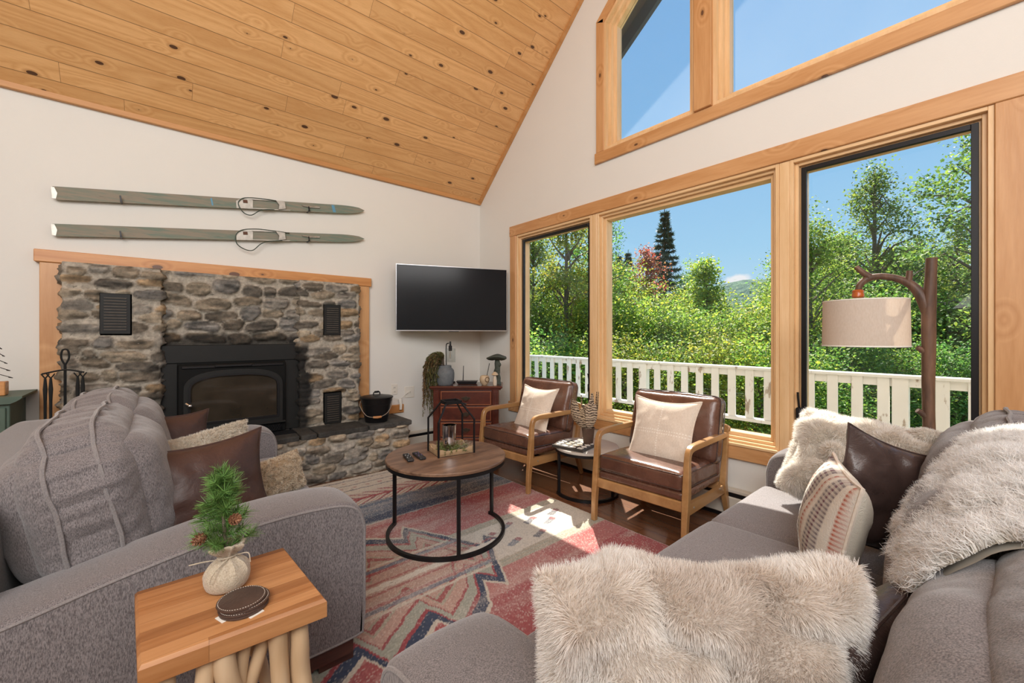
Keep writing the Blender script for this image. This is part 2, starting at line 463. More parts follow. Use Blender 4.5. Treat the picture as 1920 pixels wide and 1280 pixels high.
    if plank:
        fb = m.math('FRACT', m.math('DIVIDE', B, pw)); eb = m.math('MINIMUM', fb, m.math('SUBTRACT', 1, fb))
        gp = gap; gap_ = m.math('LESS_THAN', eb, .0022/pw*(gp/.8))
        fa = m.math('FRACT', m.math('ADD', m.math('DIVIDE', A, pl), m.math('MULTIPLY', rn.outputs['Value'], 7.3)))
        ea = m.math('MINIMUM', fa, m.math('SUBTRACT', 1, fa)); gap_ = m.math('MAXIMUM', gap_, m.math('LESS_THAN', ea, .0012/pl))
        c = m.mix(m.math('MULTIPLY', gap_, gp), c, tuple(x*.25 for x in dark))
        bh = m.math('SUBTRACT', m.math('MULTIPLY', fine, .15), m.math('MULTIPLY', gap_, gp))
    m.set(Base_Color=c, Roughness=rough, Normal=m.bump(bh, .25, .003)); m.b.inputs['Coat Weight'].default_value = coat; m.b.inputs['Coat Roughness'].default_value = .25
    return m.m
def fabric(name, col, col2, sc=(1, 1, 1), s=180, rough=.95, bump=.5, big=.15, sheen=.3):
    m = NM(name); v = m.vec(sc); a = m.noise(v, s, 3, .6); b = m.noise(m.vec(), 7, 3)
    c = m.ramp(a, [(.33, col2), (.66, col)]); c = m.mix(m.math('MULTIPLY', b, big), c, tuple(x*.6 for x in col))
    m.set(Base_Color=c, Roughness=rough, Normal=m.bump(a, bump, .003)); m.b.inputs['Sheen Weight'].default_value = sheen; m.b.inputs['Specular IOR Level'].default_value = .2
    return m.m
def leather(name, col, col2, rough=.38, s=5):
    m = NM(name); v = m.vec(); a = m.noise(v, s, 5, .6); k = m.n('ShaderNodeTexVoronoi', feature='DISTANCE_TO_EDGE'); m.l(v, k.inputs['Vector']); k.inputs['Scale'].default_value = 160
    b = m.noise(v, 22, 4, .6, .6)
    m.set(Base_Color=m.ramp(a, [(.3, col2), (.7, col)]), Roughness=m.math('ADD', m.math('MULTIPLY', a, .2), rough-.1),
          Normal=m.bump(k.outputs[0], .15, .002, m.bump(b, .3, .01))); return m.m
def tinted(name, rough=.9, bs=120, bump=.3, spec=.3, mixn=.2, sheen=0, trans=0, ns=60):
    m = NM(name); c = m.attr(); v = m.vec(); nz = m.noise(v, ns, 4, .65)
    d = m.mix(1.0, c, m.ramp(nz, [(.2, (1-mixn*1.6,)*3), (.8, (1+mixn*.0,)*3)]), 'MULTIPLY')
    m.set(Base_Color=d, Roughness=rough, Normal=m.bump(m.noise(v, bs, 4, .7), bump, .006)); m.b.inputs['Specular IOR Level'].default_value = spec
    m.b.inputs['Sheen Weight'].default_value = sheen
    return m.m
def leafmat(name, trans=.55):
    m = NM(name); c = m.attr(); oi = m.n('ShaderNodeObjectInfo'); hs = m.n('ShaderNodeHueSaturation'); m.l(c, hs.inputs['Color'])
    m.l(m.math('ADD', m.math('MULTIPLY', oi.outputs['Random'], .06), .47), hs.inputs['Hue'])
    m.l(m.math('ADD', m.math('MULTIPLY', oi.outputs['Random'], .35), .85), hs.inputs['Value'])
    t = m.n('ShaderNodeBsdfTranslucent'); m.l(hs.outputs[0], t.inputs[0]); x = m.n('ShaderNodeMixShader'); x.inputs[0].default_value = trans
    m.set(Base_Color=hs.outputs[0], Roughness=.5); m.l(m.b.outputs[0], x.inputs[1]); m.l(t.outputs[0], x.inputs[2]); m.l(x.outputs[0], m.out.inputs[0]); return m.m
def furmat(name):
    m = NM(name); c = m.attr(); t = m.n('ShaderNodeBsdfTranslucent'); m.l(c, t.inputs[0]); x = m.n('ShaderNodeMixShader'); x.inputs[0].default_value = .5
    m.set(Base_Color=c, Roughness=.8); m.b.inputs['Specular IOR Level'].default_value = .15; m.l(m.b.outputs[0], x.inputs[1]); m.l(t.outputs[0], x.inputs[2]); m.l(x.outputs[0], m.out.inputs[0]); return m.m
def glassmat(name, tint=(1, 1, 1), ior=1.45, rough=0, mx=None, dust=0):
    m = NM(name); g = m.n('ShaderNodeBsdfGlossy'); g.inputs['Roughness'].default_value = rough; t = m.n('ShaderNodeBsdfTransparent'); t.inputs[0].default_value = (*tint, 1)
    lw = m.n('ShaderNodeLayerWeight'); fr = m.n('ShaderNodeMath', operation='MULTIPLY_ADD'); m.l(m.math('POWER', lw.outputs['Facing'], 4.0), fr.inputs[0]); fr.inputs[1].default_value = .9; fr.inputs[2].default_value = ((ior-1)/(ior+1))**2; x = m.n('ShaderNodeMixShader'); m.l(fr.outputs[0] if mx is None else m.math('MULTIPLY', fr.outputs[0], mx), x.inputs[0]); m.l(t.outputs[0], x.inputs[1]); m.l(g.outputs[0], x.inputs[2]); m.l(x.outputs[0], m.out.inputs[0])
    if dust:
        tr = m.n('ShaderNodeBsdfTranslucent'); tr.inputs[0].default_value = (.9, .9, .9, 1); y = m.n('ShaderNodeMixShader'); nz = m.noise(m.vec(), 2, 4)
        m.l(m.math('MULTIPLY', m.math('ADD', nz, .5), dust), y.inputs[0]); m.l(x.outputs[0], y.inputs[1]); m.l(tr.outputs[0], y.inputs[2]); m.l(y.outputs[0], m.out.inputs[0])
    return m.m

M = {}
M['wall'] = plain('wall_paint', (.715, .705, .665), .9, var=.02, vs=3, bump=.15, bs=220, spec=.2)
M['ceil'] = wood('ceiling_boards', (.80, .475, .21), (.61, .31, .11), (.055, .020, .010), .5, 0, 30, True, 5.2, 0, .05, .16, plank=(1.9, .135, 1))
M['pineH'] = wood('pine_trim_y', (.62, .345, .155), (.47, .225, .08), rough=.45, ax=1, gs=10, ks=4.5, kr=.06)
M['pineV'] = wood('pine_trim_z', (.62, .345, .155), (.47, .225, .08), rough=.45, ax=2, gs=10, ks=4.5, kr=.06)
M['pineX'] = wood('pine_trim_x', (.60, .29, .10), (.45, .18, .05), rough=.45, ax=0, gs=10, ks=4.5, kr=.06)
M['rimwood'] = wood('ceiling_edge_trim', (.56, .28, .10), (.44, .20, .06), rough=.5, ax=0, gs=10, knots=False)
M['sash'] = wood('window_wood', (.80, .56, .32), (.66, .42, .20), rough=.4, ax=2, gs=14, knots=False)
M['sashH'] = wood('window_wood_y', (.80, .56, .32), (.66, .42, .20), rough=.4, ax=1, gs=14, knots=False)
M['floor'] = wood('floor_boards', (.24, .105, .05), (.13, .05, .024), rough=.22, ax=1, gs=12, knots=False, coat=.5, plank=(1.3, .11, 0))
M['stone'] = tinted('field_stone', .85, 90, .9, .4, .42, ns=34)
M['slate'] = plain('slate', (.11, .105, .09), .75, var=.5, vs=14, bump=.8, bs=25)
M['iron'] = plain('black_iron', (.013, .0135, .013), .5, 0, spec=.25, var=.2, bump=.1, bs=90)
M['stove'] = plain('black_stove_steel', (.007, .0072, .007), .6, 0, var=.2, spec=.12)
M['soot'] = plain('soot', (.01, .01, .01), .9)
M['stoveglass'] = plain('stove_glass', (.035, .028, .02), .06, 0, var=.6, vs=6, spec=.8)
M['black'] = plain('black_metal', (.02, .02, .022), .38, .6, var=.1)
M['screen'] = plain('dark_screen', (.010, .013, .017), .16, 0, var=.05, spec=.3)
M['plasticb'] = plain('black_plastic', (.02, .02, .022), .4)
M['silver'] = plain('silver_trim', (.55, .56, .58), .3, .9)
M['steel'] = plain('worn_steel', (.42, .40, .36), .45, .7, var=.4, vs=30)
M['chrome'] = plain('mirror_glass', (.75, .76, .78), .06, 1.0)
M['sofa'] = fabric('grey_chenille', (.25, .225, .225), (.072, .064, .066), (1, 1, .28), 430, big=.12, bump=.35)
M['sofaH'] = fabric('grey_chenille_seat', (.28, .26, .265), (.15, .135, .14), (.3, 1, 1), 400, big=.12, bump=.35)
M['piping'] = fabric('grey_piping', (.26, .24, .235), (.17, .155, .155), s=260)
M['sofawood'] = wood('sofa_plinth', (.09, .035, .025), (.045, .018, .014), rough=.4, ax=0, knots=False)
M['leathA'] = leather('brown_leather', (.070, .031, .021), (.030, .012, .009), .52)
M['leathC'] = leather('chair_leather', (.15, .068, .043), (.075, .031, .02), .27)
M['leathC'].node_tree.nodes['Principled BSDF'].inputs['Coat Weight'].default_value = .35
M['leathC'].node_tree.nodes['Principled BSDF'].inputs['Coat Roughness'].default_value = .32
M['leathD'] = leather('dark_leather', (.075, .048, .042), (.035, .022, .02), .3)
M['fur'] = furmat('faux_fur'); M['sherpa'] = tinted('sherpa_base', .95, 200, .6, .1)
M['oak'] = wood('chair_oak', (.47, .265, .11), (.31, .155, .055), rough=.32, ax=0, gs=8, knots=False, coat=.3)
M['rug'] = tinted('rug_pile', .98, 500, .6, .05, .16, sheen=.2, ns=420)
M['tabletop'] = wood('rustic_table_top', (.36, .22, .14), (.085, .045, .028), rough=.42, ax=0, gs=9, knots=False, var=.5, st=.22)
M['teak'] = wood('teak_slab', (.74, .40, .18), (.36, .145, .045), rough=.5, ax=0, gs=12, knots=False, coat=0, var=.2, plank=(9, .04, 1), gap=.3, st=.06, tone=.95)
M['log'] = wood('peeled_log', (.66, .50, .33), (.50, .33, .18), rough=.6, ax=2, gs=6, knots=True, ks=3, kr=.02)
M['bark'] = wood('lamp_bark', (.27, .145, .085), (.045, .022, .014), rough=.6, ax=2, gs=7, knots=False, var=.35, st=.2)
M['trunk'] = plain('tree_trunk', (.15, .115, .085), .9, var=.5, vs=30, bump=.5)
M['amber'] = plain('amber_cap', (.42, .10, .02), .25)
M['leaf'] = leafmat('leaves'); M['needle'] = leafmat('needles', .2)
M['mahog'] = wood('mahogany', (.115, .026, .014), (.048, .011, .007), rough=.28, ax=0, gs=6, knots=False, coat=.5)
M['brass'] = plain('dark_pull_metal', (.07, .055, .04), .4, .8)
M['vase'] = plain('grey_vase_clay', (.13, .145, .155), .8, var=.35, vs=30, bump=.4, bs=60)
M['glass'] = glassmat('window_glass', (.985, .99, .985), 1.4, mx=.7)
M['dustglass'] = glassmat('dusty_glass', (.97, .98, .98), 1.4, mx=.6, dust=.045)
M['clearglass'] = glassmat('clear_glass', (.93, .94, .94), 1.5)
M['white'] = plain('white_paint', (.78, .76, .70), .6, var=.04)
M['plug'] = plain('wall_plate', (.72, .69, .62), .4, var=.02)
M['heater'] = plain('heater_enamel', (.62, .58, .50), .45, var=.04)
M['green_cab'] = plain('green_painted_wood', (.075, .115, .085), .55, var=.35, vs=9)
M['linen'] = None
M['burlap'] = fabric('burlap', (.56, .48, .37), (.38, .31, .22), s=260, bump=.8)
M['coaster'] = leather('coaster_leather', (.075, .045, .036), (.045, .026, .02), .45)
M['cone'] = plain('pine_cone', (.22, .10, .05), .7, var=.4, vs=60)
M['moss'] = plain('stone_moss', (.055, .065, .05), .8, var=.4, vs=40, bump=.6)
M['cream'] = plain('cream_ceramic', (.55, .42, .27), .45, var=.3, vs=15)
M['hill'] = None
def chipped():
    m = NM('chipped_white_paint'); v = m.vec((1, 1, .35)); a = m.noise(v, 9, 5, .6)
    m.set(Base_Color=m.ramp(a, [(.36, (.36, .29, .22)), (.40, (.74, .73, .68))]), Roughness=.7, Normal=m.bump(a, .3, .004)); return m.m
M['rail'] = chipped()
def skimat():
    m = NM('worn_ski_paint'); v = m.vec((.25, 1, 3)); a = m.noise(v, 14, 6, .7, .4); b = m.noise(m.vec((.6, 1, 1)), 3, 3)
    c = m.mix(m.ramp(m.math('ADD', m.math('MULTIPLY', a, .75), m.math('MULTIPLY', b, .35)), [(.50, (0, 0, 0)), (.64, (1, 1, 1))]), (.245, .215, .165), (.145, .195, .155))
    c = m.mix(m.ramp(m.noise(v, 40, 4, .7), [(.62, (0, 0, 0)), (.7, (.6, .6, .6))]), c, (.12, .10, .08))
    m.set(Base_Color=c, Roughness=.75, Normal=m.bump(a, .3, .003)); return m.m
M['ski'] = skimat()
M['bluetape'] = plain('blue_stripe', (.10, .28, .42), .6)
def linen():
    m = NM('stitched_linen'); v = m.vec(); sp = m.n('ShaderNodeSeparateXYZ'); m.l(m.tc.outputs['Object'], sp.inputs[0])
    a = m.noise(m.vec((1, .3, 1)), 220, 3); c = m.ramp(a, [(.3, (.62, .53, .44)), (.7, (.72, .64, .55))])
    def line(x, y, off):
        d = m.math('ABSOLUTE', m.math('SUBTRACT', x, off)); band = m.math('LESS_THAN', d, .0045)
        dash = m.math('GREATER_THAN', m.math('FRACT', m.math('MULTIPLY', y, 60)), .45); return m.math('MULTIPLY', band, dash)
    s = m.math('MAXIMUM', line(sp.outputs[0], sp.outputs[1], 0), line(sp.outputs[1], sp.outputs[0], -.02))
    s = m.math('MAXIMUM', s, line(sp.outputs[1], sp.outputs[0], .0))
    m.set(Base_Color=m.mix(s, c, (.79, .73, .65)), Roughness=.95, Normal=m.bump(m.math('ADD', a, m.math('MULTIPLY', s, 2)), .4, .003)); m.b.inputs['Sheen Weight'].default_value = .2; return m.m
M['linen'] = linen()
def hillmat():
    m = NM('wooded_hill'); v = m.vec(); a = m.noise(v, .12, 5, .7)
    m.set(Base_Color=m.ramp(a, [(.35, (.035, .085, .075)), (.65, (.12, .20, .12))]), Roughness=1, Normal=m.bump(a, 1, 6)); return m.m
M['hill'] = hillmat()
M['grass'] = plain('rough_grass', (.16, .20, .05), .95, var=.6, vs=3)

# ------------------------------------------------------------------ room shell
XB, YA, H0, SL = 3.14, 4.32, 2.95, .94
HR = H0+SL*YA
XL = -3.4; YB = -YA; WT = .16
CY = YA
def rake(y): return H0+SL*(CY-abs(y))
struct('floor', MB().box(XL-.2, XB+WT, YB-.2, YA+.2, -.12, 0), M['floor'])
mb = MB(); mb.box(XL-.2, XB+WT, YA, YA+.16, 0, H0+.1); struct('wall_fireplace', mb, M['wall'])
mb = MB(); mb.box(XL-.2, XB+WT, YB-.16, YB, 0, H0+.1); struct('wall_back', mb, M['wall'])
mb = MB(); mb.prism([(YB, 0), (YA, 0), (YA, H0), (0, HR), (YB, H0)], XL-.16, XL, 'x'); struct('wall_left', mb, M['wall'])
# window wall in pieces round the openings, joined as one mesh
mb = MB(); a, b = XB, XB+WT
LO0, LO1, LZ0, LZ1 = .024, 3.60, .53, 2.43
def wp(poly): mb.prism(poly, a, b, 'x')
wp([(YB, 0), (YA, 0), (YA, LZ0), (YB, LZ0)])
for s in (1, -1):
    q = lambda y: s*y
    wp([(q(LO1), LZ0), (q(YA), LZ0), (q(YA), LZ1), (q(LO1), LZ1)])
    wp([(q(0), LZ1), (q(YA), LZ1), (q(YA), 2.97), (q(0), 2.97)])
    wp([(q(2.37), 2.97), (q(YA), 2.97), (q(YA), rake(YA)), (q(2.37), rake(2.37))])
    up = lambda y: 4.16+SL*(2.37-y)
    wp([(q(0.06), up(.06)), (q(2.37), up(2.37)), (q(2.37), rake(2.37)), (q(0.06), rake(.06))])
wp([(-.25, LZ0), (LO0, LZ0), (LO0, LZ1), (-.25, LZ1)])
wp([(-.06, 2.97), (.06, 2.97), (.06, rake(.06)), (0, HR), (-.06, rake(.06))])
struct('wall_window', mb, M['wall'])
# ceiling slopes, boards running along the room; the boards carry on outside as the roof overhang
ang = math.atan(SL); SLEN = YA/math.cos(ang)
def slope_obj(name, x0, x1, over, thick, m, s, lift=0):
    mb = MB(); mb.box(0, x1-x0, -over, SLEN, 0, thick)
    me = make_mesh(name, mb, m, False); o = bpy.data.objects.new(name, me); COL.objects.link(o)
    o.location = (x0, s*YA, H0+lift) if s > 0 else (x1, -YA, H0+lift)
    o.rotation_euler = (ang, 0, R(180)) if s > 0 else (ang, 0, 0)
    if s > 0: o.location = (x1, YA, H0+lift)
    else: o.location = (x0, -YA, H0+lift)
    o['kind'] = 'structure'; WM[o.name] = (0, 0, 0); return o
slope_obj('ceiling', XL-.16, XB, .0, .05, M['ceil'], 1)
slope_obj('ceiling', XL-.16, XB, .0, .05, M['ceil'], -1)
M['darkroof'] = plain('dark_soffit', (.075, .045, .038), .8, var=.2)
# roof slab above, overhanging the gable; prow taper shaped for the sunlight let in
def prow(s):
    V = []; th = .12
    pts = [(XL-.3, 5.0, 0), (XB+.42, 5.0, 0), (XB+1.15, 0, 0), (XL-.3, 0, 0)]
    for dz in (.06, .06+th):
        for (x, y, _) in pts: V.append((x, s*y, H0+SL*(CY-y)+dz))
    F = [(0, 1, 2, 3), (7, 6, 5, 4)]+[(i, i+4, (i+1) % 4+4, (i+1) % 4) for i in range(4)]
    return MB().add(V, F)
for s in (1, -1): struct('roof', prow(s), M['darkroof'])
mb = MB(); mb.tube([(XB+.42, 5.0, H0+SL*(CY-5.0)+.04), (XB+1.15, 0, HR+.04), ], .11, 4, prof=[(-.25, -1), (.25, -1), (.25, 1), (-.25, 1)])
struct('trim_21', mb, plain('navy_fascia', (.035, .035, .06), .6))
mb = MB(); mb.tube([(XB+.42, -5.0, H0+SL*(CY-5.0)+.04), (XB+1.15, 0, HR+.04), ], .11, 4, prof=[(-.25, -1), (.25, -1), (.25, 1), (-.25, 1)])
struct('trim_22', mb, M['darkroof'])
# ceiling edge trims
mb = MB(); mb.box(XL, XB, YA-.035, YA, H0-.008, H0+.052, .004); struct('trim_1', mb, M['rimwood'])
mb = MB(); mb.tube([(XB-.02, YA-.01, H0+.02), (XB-.02, .0, HR-.0)], .028, 4, prof=[(-.7, -1), (.7, -1), (.7, 1), (-.7, 1)]); struct('trim_2', mb, M['rimwood'])
# outer casing boards
def tb(n, x0, x1, y0, y1, z0, z1, m, b=.004): return struct('trim_%d' % n, MB().box(x0, x1, y0, y1, z0, z1, b), M[m])
PX = .022
tb(3, XB-PX-.004, XB, -3.70, 3.705, 2.43, 2.545, 'pineH')
tb(4, XB-PX, XB, 3.60, 3.70, .53, 2.43, 'pineV')
tb(5, XB-PX, XB, -.25, .024, .43, 2.43, 'pineV')
tb(6, XB-PX-.004, XB, -3.72, 3.725, .42, .53, 'pineH')
tb(7, XB-PX, XB, -3.70, -3.60, .53, 2.43, 'pineV')
# sill board of the lower windows
tb(8, XB-.035, XB+.05, LO0, LO1, .515, .535, 'sashH', .003)
# upper window casing
tb(9, XB-PX-.004, XB, -2.47, 2.47, 2.885, 2.985, 'pineH')
tb(10, XB-PX, XB, 2.37, 2.455, 2.985, 4.20, 'pineV')
tb(11, XB-PX, XB, -2.455, -2.37, 2.985, 4.20, 'pineV')
for n, s in ((12, 1), (13, -1)):
    mb = MB(); mb.prism([(s*2.455, 4.20), (s*2.37, 4.16), (s*.0, 4.16+SL*2.37), (0, 4.16+SL*2.37+.12)], XB-PX, XB, 'x'); struct('trim_%d' % n, mb, M['pineH'])
tb(14, XB-.05, XB+.12, 1.385, 1.515, 2.985, 5.06, 'pineV')
tb(15, XB-.05, XB+.12, -.06, .06, 2.985, 6.3, 'pineV')
# windows: stepped light wood frame, dark screen frame on casements, glass
GX = XB+.115
def window(n, y0, y1, z0, z1, casement):
    w = sthing('window_%d' % n, (XB+.06, (y0+y1)/2, z0))
    def ring(name, o0, o1, x0, x1, mv, mh):
        mb = MB(); mb.box(x0, x1, y0+o0, y0+o1, z0+o0, z1-o0, .002); mb.box(x0, x1, y1-o1, y1-o0, z0+o0, z1-o0, .002)
        obj(name, mb, mv, w, False)
        mb = MB(); mb.box(x0, x1, y0+o1, y1-o1, z0+o0, z0+o1, .002); mb.box(x0, x1, y0+o1, y1-o1, z1-o1, z1-o0, .002); obj(name+'_rail', mb, mh, w, False)
    ring('window_frame', 0, .022, XB-.012, XB+.14, M['sash'], M['sashH'])
    ring('window_stop', .022, .042, XB+.02, XB+.14, M['sash'], M['sashH'])
    ring('sash', .042, .068, XB+.05, XB+.14, M['sash'], M['sashH'])
    k = .068
    if casement:
        ring('screen_frame', .052, .080, XB+.035, XB+.06, M['black'], M['black']); k = .08
        mb = MB(); mb.box(XB-.004, XB+.03, y1-.058 if n == 3 else y0+.03, y1-.03 if n == 3 else y0+.058, z0+.22, z0+.30, .006)
        zz = z0+.32; yy = (y1-.045) if n == 3 else (y0+.045)
        mb.tube([(XB+.02, yy, z0+.30), (XB-.0, yy, z0+.36), (XB-.008, yy, z0+.40)], .007, 6); obj('latch', mb, M['black'], w)
    mb = MB(); mb.box(GX, GX+.006, y0+.06, y1-.06, z0+.06, z1-.06); obj('window_pane', mb, M['glass'], w, False)
    return w
window(1, 2.515, 3.60, LZ0, LZ1, True)
window(2, .955, 2.455, LZ0, LZ1, False)
window(3, LO0, .895, LZ0, LZ1, True)
tb(16, XB-.012, XB+.10, 2.455, 2.515, LZ0, LZ1, 'sash', .004)
tb(17, XB-.012, XB+.10, .895, .955, LZ0, LZ1, 'sash', .004)
window(4, -1.6, -.25, LZ0, LZ1, False); window(5, -3.6, -1.6, LZ0, LZ1, False)
def trapwin(n, y0, y1, s=1):
    z0 = 2.985; top = lambda y: 4.16+SL*(2.37-y)
    w = sthing('window_%d' % n, (XB+.06, s*(y0+y1)/2, z0))
    def ring(name, o0, o1, x0, x1):
        k = math.sqrt(1+SL*SL)
        def poly(o): return [(y0+o, z0+o), (y1-o, z0+o), (y1-o, top(y1-o)-o*k), (y0+o, top(y0+o)-o*k)]
        A, B = poly(o0), poly(o1); mb = MB()
        for i in range(4):
            j = (i+1) % 4; mb.prism([(s*p, q) for p, q in (A[i], A[j], B[j], B[i])], x0, x1, 'x')
        obj(name, mb, M['sash'], w, False)
        return B
    ring('window_frame', 0, .028, XB-.012, XB+.14); ring('window_stop', .028, .055, XB+.03, XB+.14); B = ring('sash', .055, .085, XB+.07, XB+.14)
    mb = MB(); mb.prism([(s*p, q) for p, q in B], GX, GX+.006, 'x'); obj('window_pane', mb, M['dustglass'], w, False)
trapwin(6, 1.515, 2.37); trapwin(7, .06, 1.385); trapwin(8, .06, 2.37, -1)
# baseboard heaters
def heater(n, x0, x1, y0, y1, along):
    h = sthing('trim_%d' % n, ((x0+x1)/2, (y0+y1)/2, 0))
    obj('heater_cover', MB().box(x0, x1, y0, y1, .03, .155, .006), M['heater'], h, False)
    if along == 'y': t = MB().box(x0+.012, x1, y0, y1, .155, .185); c = MB().box(x0+.004, x1, y0, y1, .185, .21, .004)
    else: t = MB().box(x0, x1, y0+.012, y1, .155, .185); c = MB().box(x0, x1, y0+.004, y1, .185, .21, .004)
    obj('heater_slot', t, M['black'], h, False); obj('heater_cap', c, M['heater'], h, False)
    obj('heater_gap_shade', MB().box(x0+.015, x1, y0+(.015 if along == 'x' else 0), y1, 0, .03), M['black'], h, False)  # black strip stands in for the shade in the gap under the cover
heater(18, XB-.06, XB, -4.0, 4.2, 'y'); heater(19, 2.10, 3.05, YA-.06, YA, 'x')
# small pine strip along the wall right of the hearth, and the strip in front of the hearth
tb(20, 1.70, 2.09, YA-.02, YA, .44, .53, 'pineX')

# ------------------------------------------------------------------ stone fireplace
def stone_sheet(path, z0, z1, seed, rs=.012, cw=.21, ch=.085, amp=.035, arc=0, capdark=0, blocks=(), soot=None, light=.0):
    """rough field stone skin following a plan path [(x,y)..]; returns grid and colours"""
    P = [np.array(p, float) for p in path]; seg = [np.linalg.norm(P[i+1]-P[i]) for i in range(len(P)-1)]; Lt = sum(seg)
    ns = int(Lt/rs)+1; nz = int((z1-z0)/rs)+1; S = np.linspace(0, Lt, ns); Z = np.linspace(z0, z1, nz)
    cum = np.concatenate([[0], np.cumsum(seg)])
    px = np.interp(S, cum, [p[0] for p in P]); py = np.interp(S, cum, [p[1] for p in P])
    Nr = []
    for k in range(len(P)-1):
        d = (P[k+1]-P[k])/seg[k]; Nr.append(np.array([d[1], -d[0]]))
    nn = np.zeros((ns, 2))
    for i, s in enumerate(S):
        w = np.zeros(2)
        for k in range(len(seg)):
            dist = max(0, cum[k]-s, s-cum[k+1]); w += Nr[k]*max(0, 1-dist/.03)
        nn[i] = w/(np.linalg.norm(w)+1e-9)
    A, B = np.meshgrid(S, Z, indexing='ij')
    rng = np.random.default_rng(seed)
    q = np.stack([A*3, B*3, np.full_like(A, seed)], -1)
    A2 = A+.03*fbm(q*2, seed, 2); B2 = B+.028*fbm(q*1.3+9, seed+1, 3)
    rows = int((z1-z0)/ch)+3; cells = []
    for r in range(-1, rows):
        x = -rng.uniform(0, cw); zc = z0+r*ch+rng.uniform(-.015, .015)
        while x < Lt+cw:
            w = cw*rng.uniform(.45, 1.35); cells.append((x+w/2, zc+ch/2+rng.uniform(-.02, .02), w, ch*rng.uniform(.75, 1.25))); x += w
    cells = np.array(cells)
    F1 = np.full(A.shape, 9.); F2 = np.full(A.shape, 9.); ID = np.zeros(A.shape, int)
    for i, (cx, cz, w, h) in enumerate(cells):
        d = ((np.abs(A2-cx)/(w*.5))**2.6+(np.abs(B2-cz)/(h*.5))**2.4)**(1/2.5)
        m = d < F1; F2 = np.where(m, F1, np.minimum(F2, d)); ID = np.where(m, i, ID); F1 = np.where(m, d, F1)
    e_ = np.clip((1.02-F1)/.28, 0, 1)*np.clip((F2-F1)/.22, 0, 1); dome = e_*e_*(3-2*e_)
    prot = rng.uniform(.45, 1.1, len(cells))[ID]
    rough = fbm(np.stack([A*9, B*38, q[..., 2]], -1), seed+3, 4)
    hgt = amp*(dome*prot)+.011*rough*(.4+dome)+.004*fbm(np.stack([A*60, B*60, q[..., 2]], -1), seed+5, 2)
    pal = np.array([(.20, .165, .12), (.15, .125, .095), (.27, .225, .165), (.125, .11, .09), (.22, .20, .17), (.24, .17, .10), (.17, .16, .145)])
    pal = pal*(1.45+light)
    cc = pal[rng.integers(0, len(pal), len(cells))[ID]]*(rng.uniform(.75, 1.25, len(cells))[ID])[..., None]
    cc = cc*(1+.6*rough[..., None])
    mort = np.array((.56, .50, .41))*(1+.12*fbm(np.stack([A*40, B*40, q[..., 2]], -1), seed+8, 2))[..., None]
    mm = np.clip(dome*2.2, 0, 1)[..., None]; C_ = mort*(1-mm)+cc*mm
    if soot is not None:
        G0 = np.stack([px[:, None]+0*B, B], -1); k = soot(G0[..., 0], G0[..., 1], fbm(q*4, seed+12, 3)); C_ = C_*(1-k[..., None])+np.array((.014, .013, .012))*k[..., None]
    for (bx0, bx1, bz0, bz1) in blocks:
        ins = (px[:, None] > bx0-.01) & (px[:, None] < bx1+.01) & (B > bz0-.01) & (B < bz1+.01); hgt = np.where(ins, -.004, hgt)
    for c_ in cum[1:-1]: hgt = np.where(np.abs(A-c_) < .045, hgt*(.30+.70*np.abs(A-c_)/.045), hgt)
    tp = np.clip((B-z0)/.02, 0, 1)*np.clip((z1-B)/.02, 0, 1)
    hgt = hgt*(.4+.6*tp)
    G = np.stack([px[:, None]+nn[:, 0:1]*hgt, py[:, None]+nn[:, 1:2]*hgt, B], -1)
    return G, np.clip(C_, .005, .95)
FY = 4.155
fire = thing('stone_fireplace', 'wide field stone fireplace with raised hearth framed in pine against the white wall', 'fireplace', (.53, 4.0, 0))
VENTS = [(-.306, -.143, 1.304, 1.596), (1.204, 1.356, 1.295, 1.583), (1.209, 1.361, .45, .744)]
def core(mb, x0, x1, y0, y1, z0, z1): mb.box(x0, x1, y0, y1, z0, z1)
def sootR(X, Z, n): return np.clip((.085-(X-1.02))/.05+n*.7, 0, 1)*np.clip((1.24-Z)/.06, 0, 1)*(X < 1.2)*.97
def sootL(X, Z, n): return np.clip((X+.06)/.07+n*.7, 0, 1)*np.clip((1.3-Z)/.1, 0, 1)*.6
for nm, x0, x1, sd_, st in (('stone_pillar', -.49, .025, 11, sootL), ('stone_pillar', 1.00, 1.535, 23, sootR)):
    G, Cc = stone_sheet([(x0, YA-.002), (x0, FY), (x1, FY), (x1, YA-.002)], .44, 1.80, sd_, blocks=[v for v in VENTS], soot=st)
    mb = MB(); mb.grid(G, col=Cc); mb.box(x0+.004, x1-.004, FY+.004, YA-.002, .44, 1.795, col=(.36, .32, .26)); obj(nm, mb, M['stone'], fire, True, fixn=False)
def sootC(X, Z, n): return np.clip((1.33-Z)/.06+n*.5, 0, .85)*np.clip((Z-1.0)/.1, 0, 1)
G, Cc = stone_sheet([(.02, 4.235), (1.005, 4.235)], 1.20, 1.80, 37, cw=.24, ch=.11, amp=.045, soot=sootC)
mb = MB(); mb.grid(G, col=Cc); mb.box(.02, 1.005, 4.24, YA-.002, 1.2, 1.8, col=(.3, .27, .22)); obj('stone_breast', mb, M['stone'], fire, True, fixn=False)
HX0, HX1, HY = -.52, 1.93, 3.865
G, Cc = stone_sheet([(HX0, YA-.002), (HX0, HY), (HX1, HY), (HX1, YA-.002)], 0, .405, 51, cw=.24, ch=.085, amp=.04, light=.35)
mb = MB(); mb.grid(G, col=Cc); mb.box(HX0+.01, HX1-.01, HY+.01, YA-.002, 0, .40, col=(.3, .27, .22)); obj('stone_hearth', mb, M['stone'], fire, True, fixn=False)
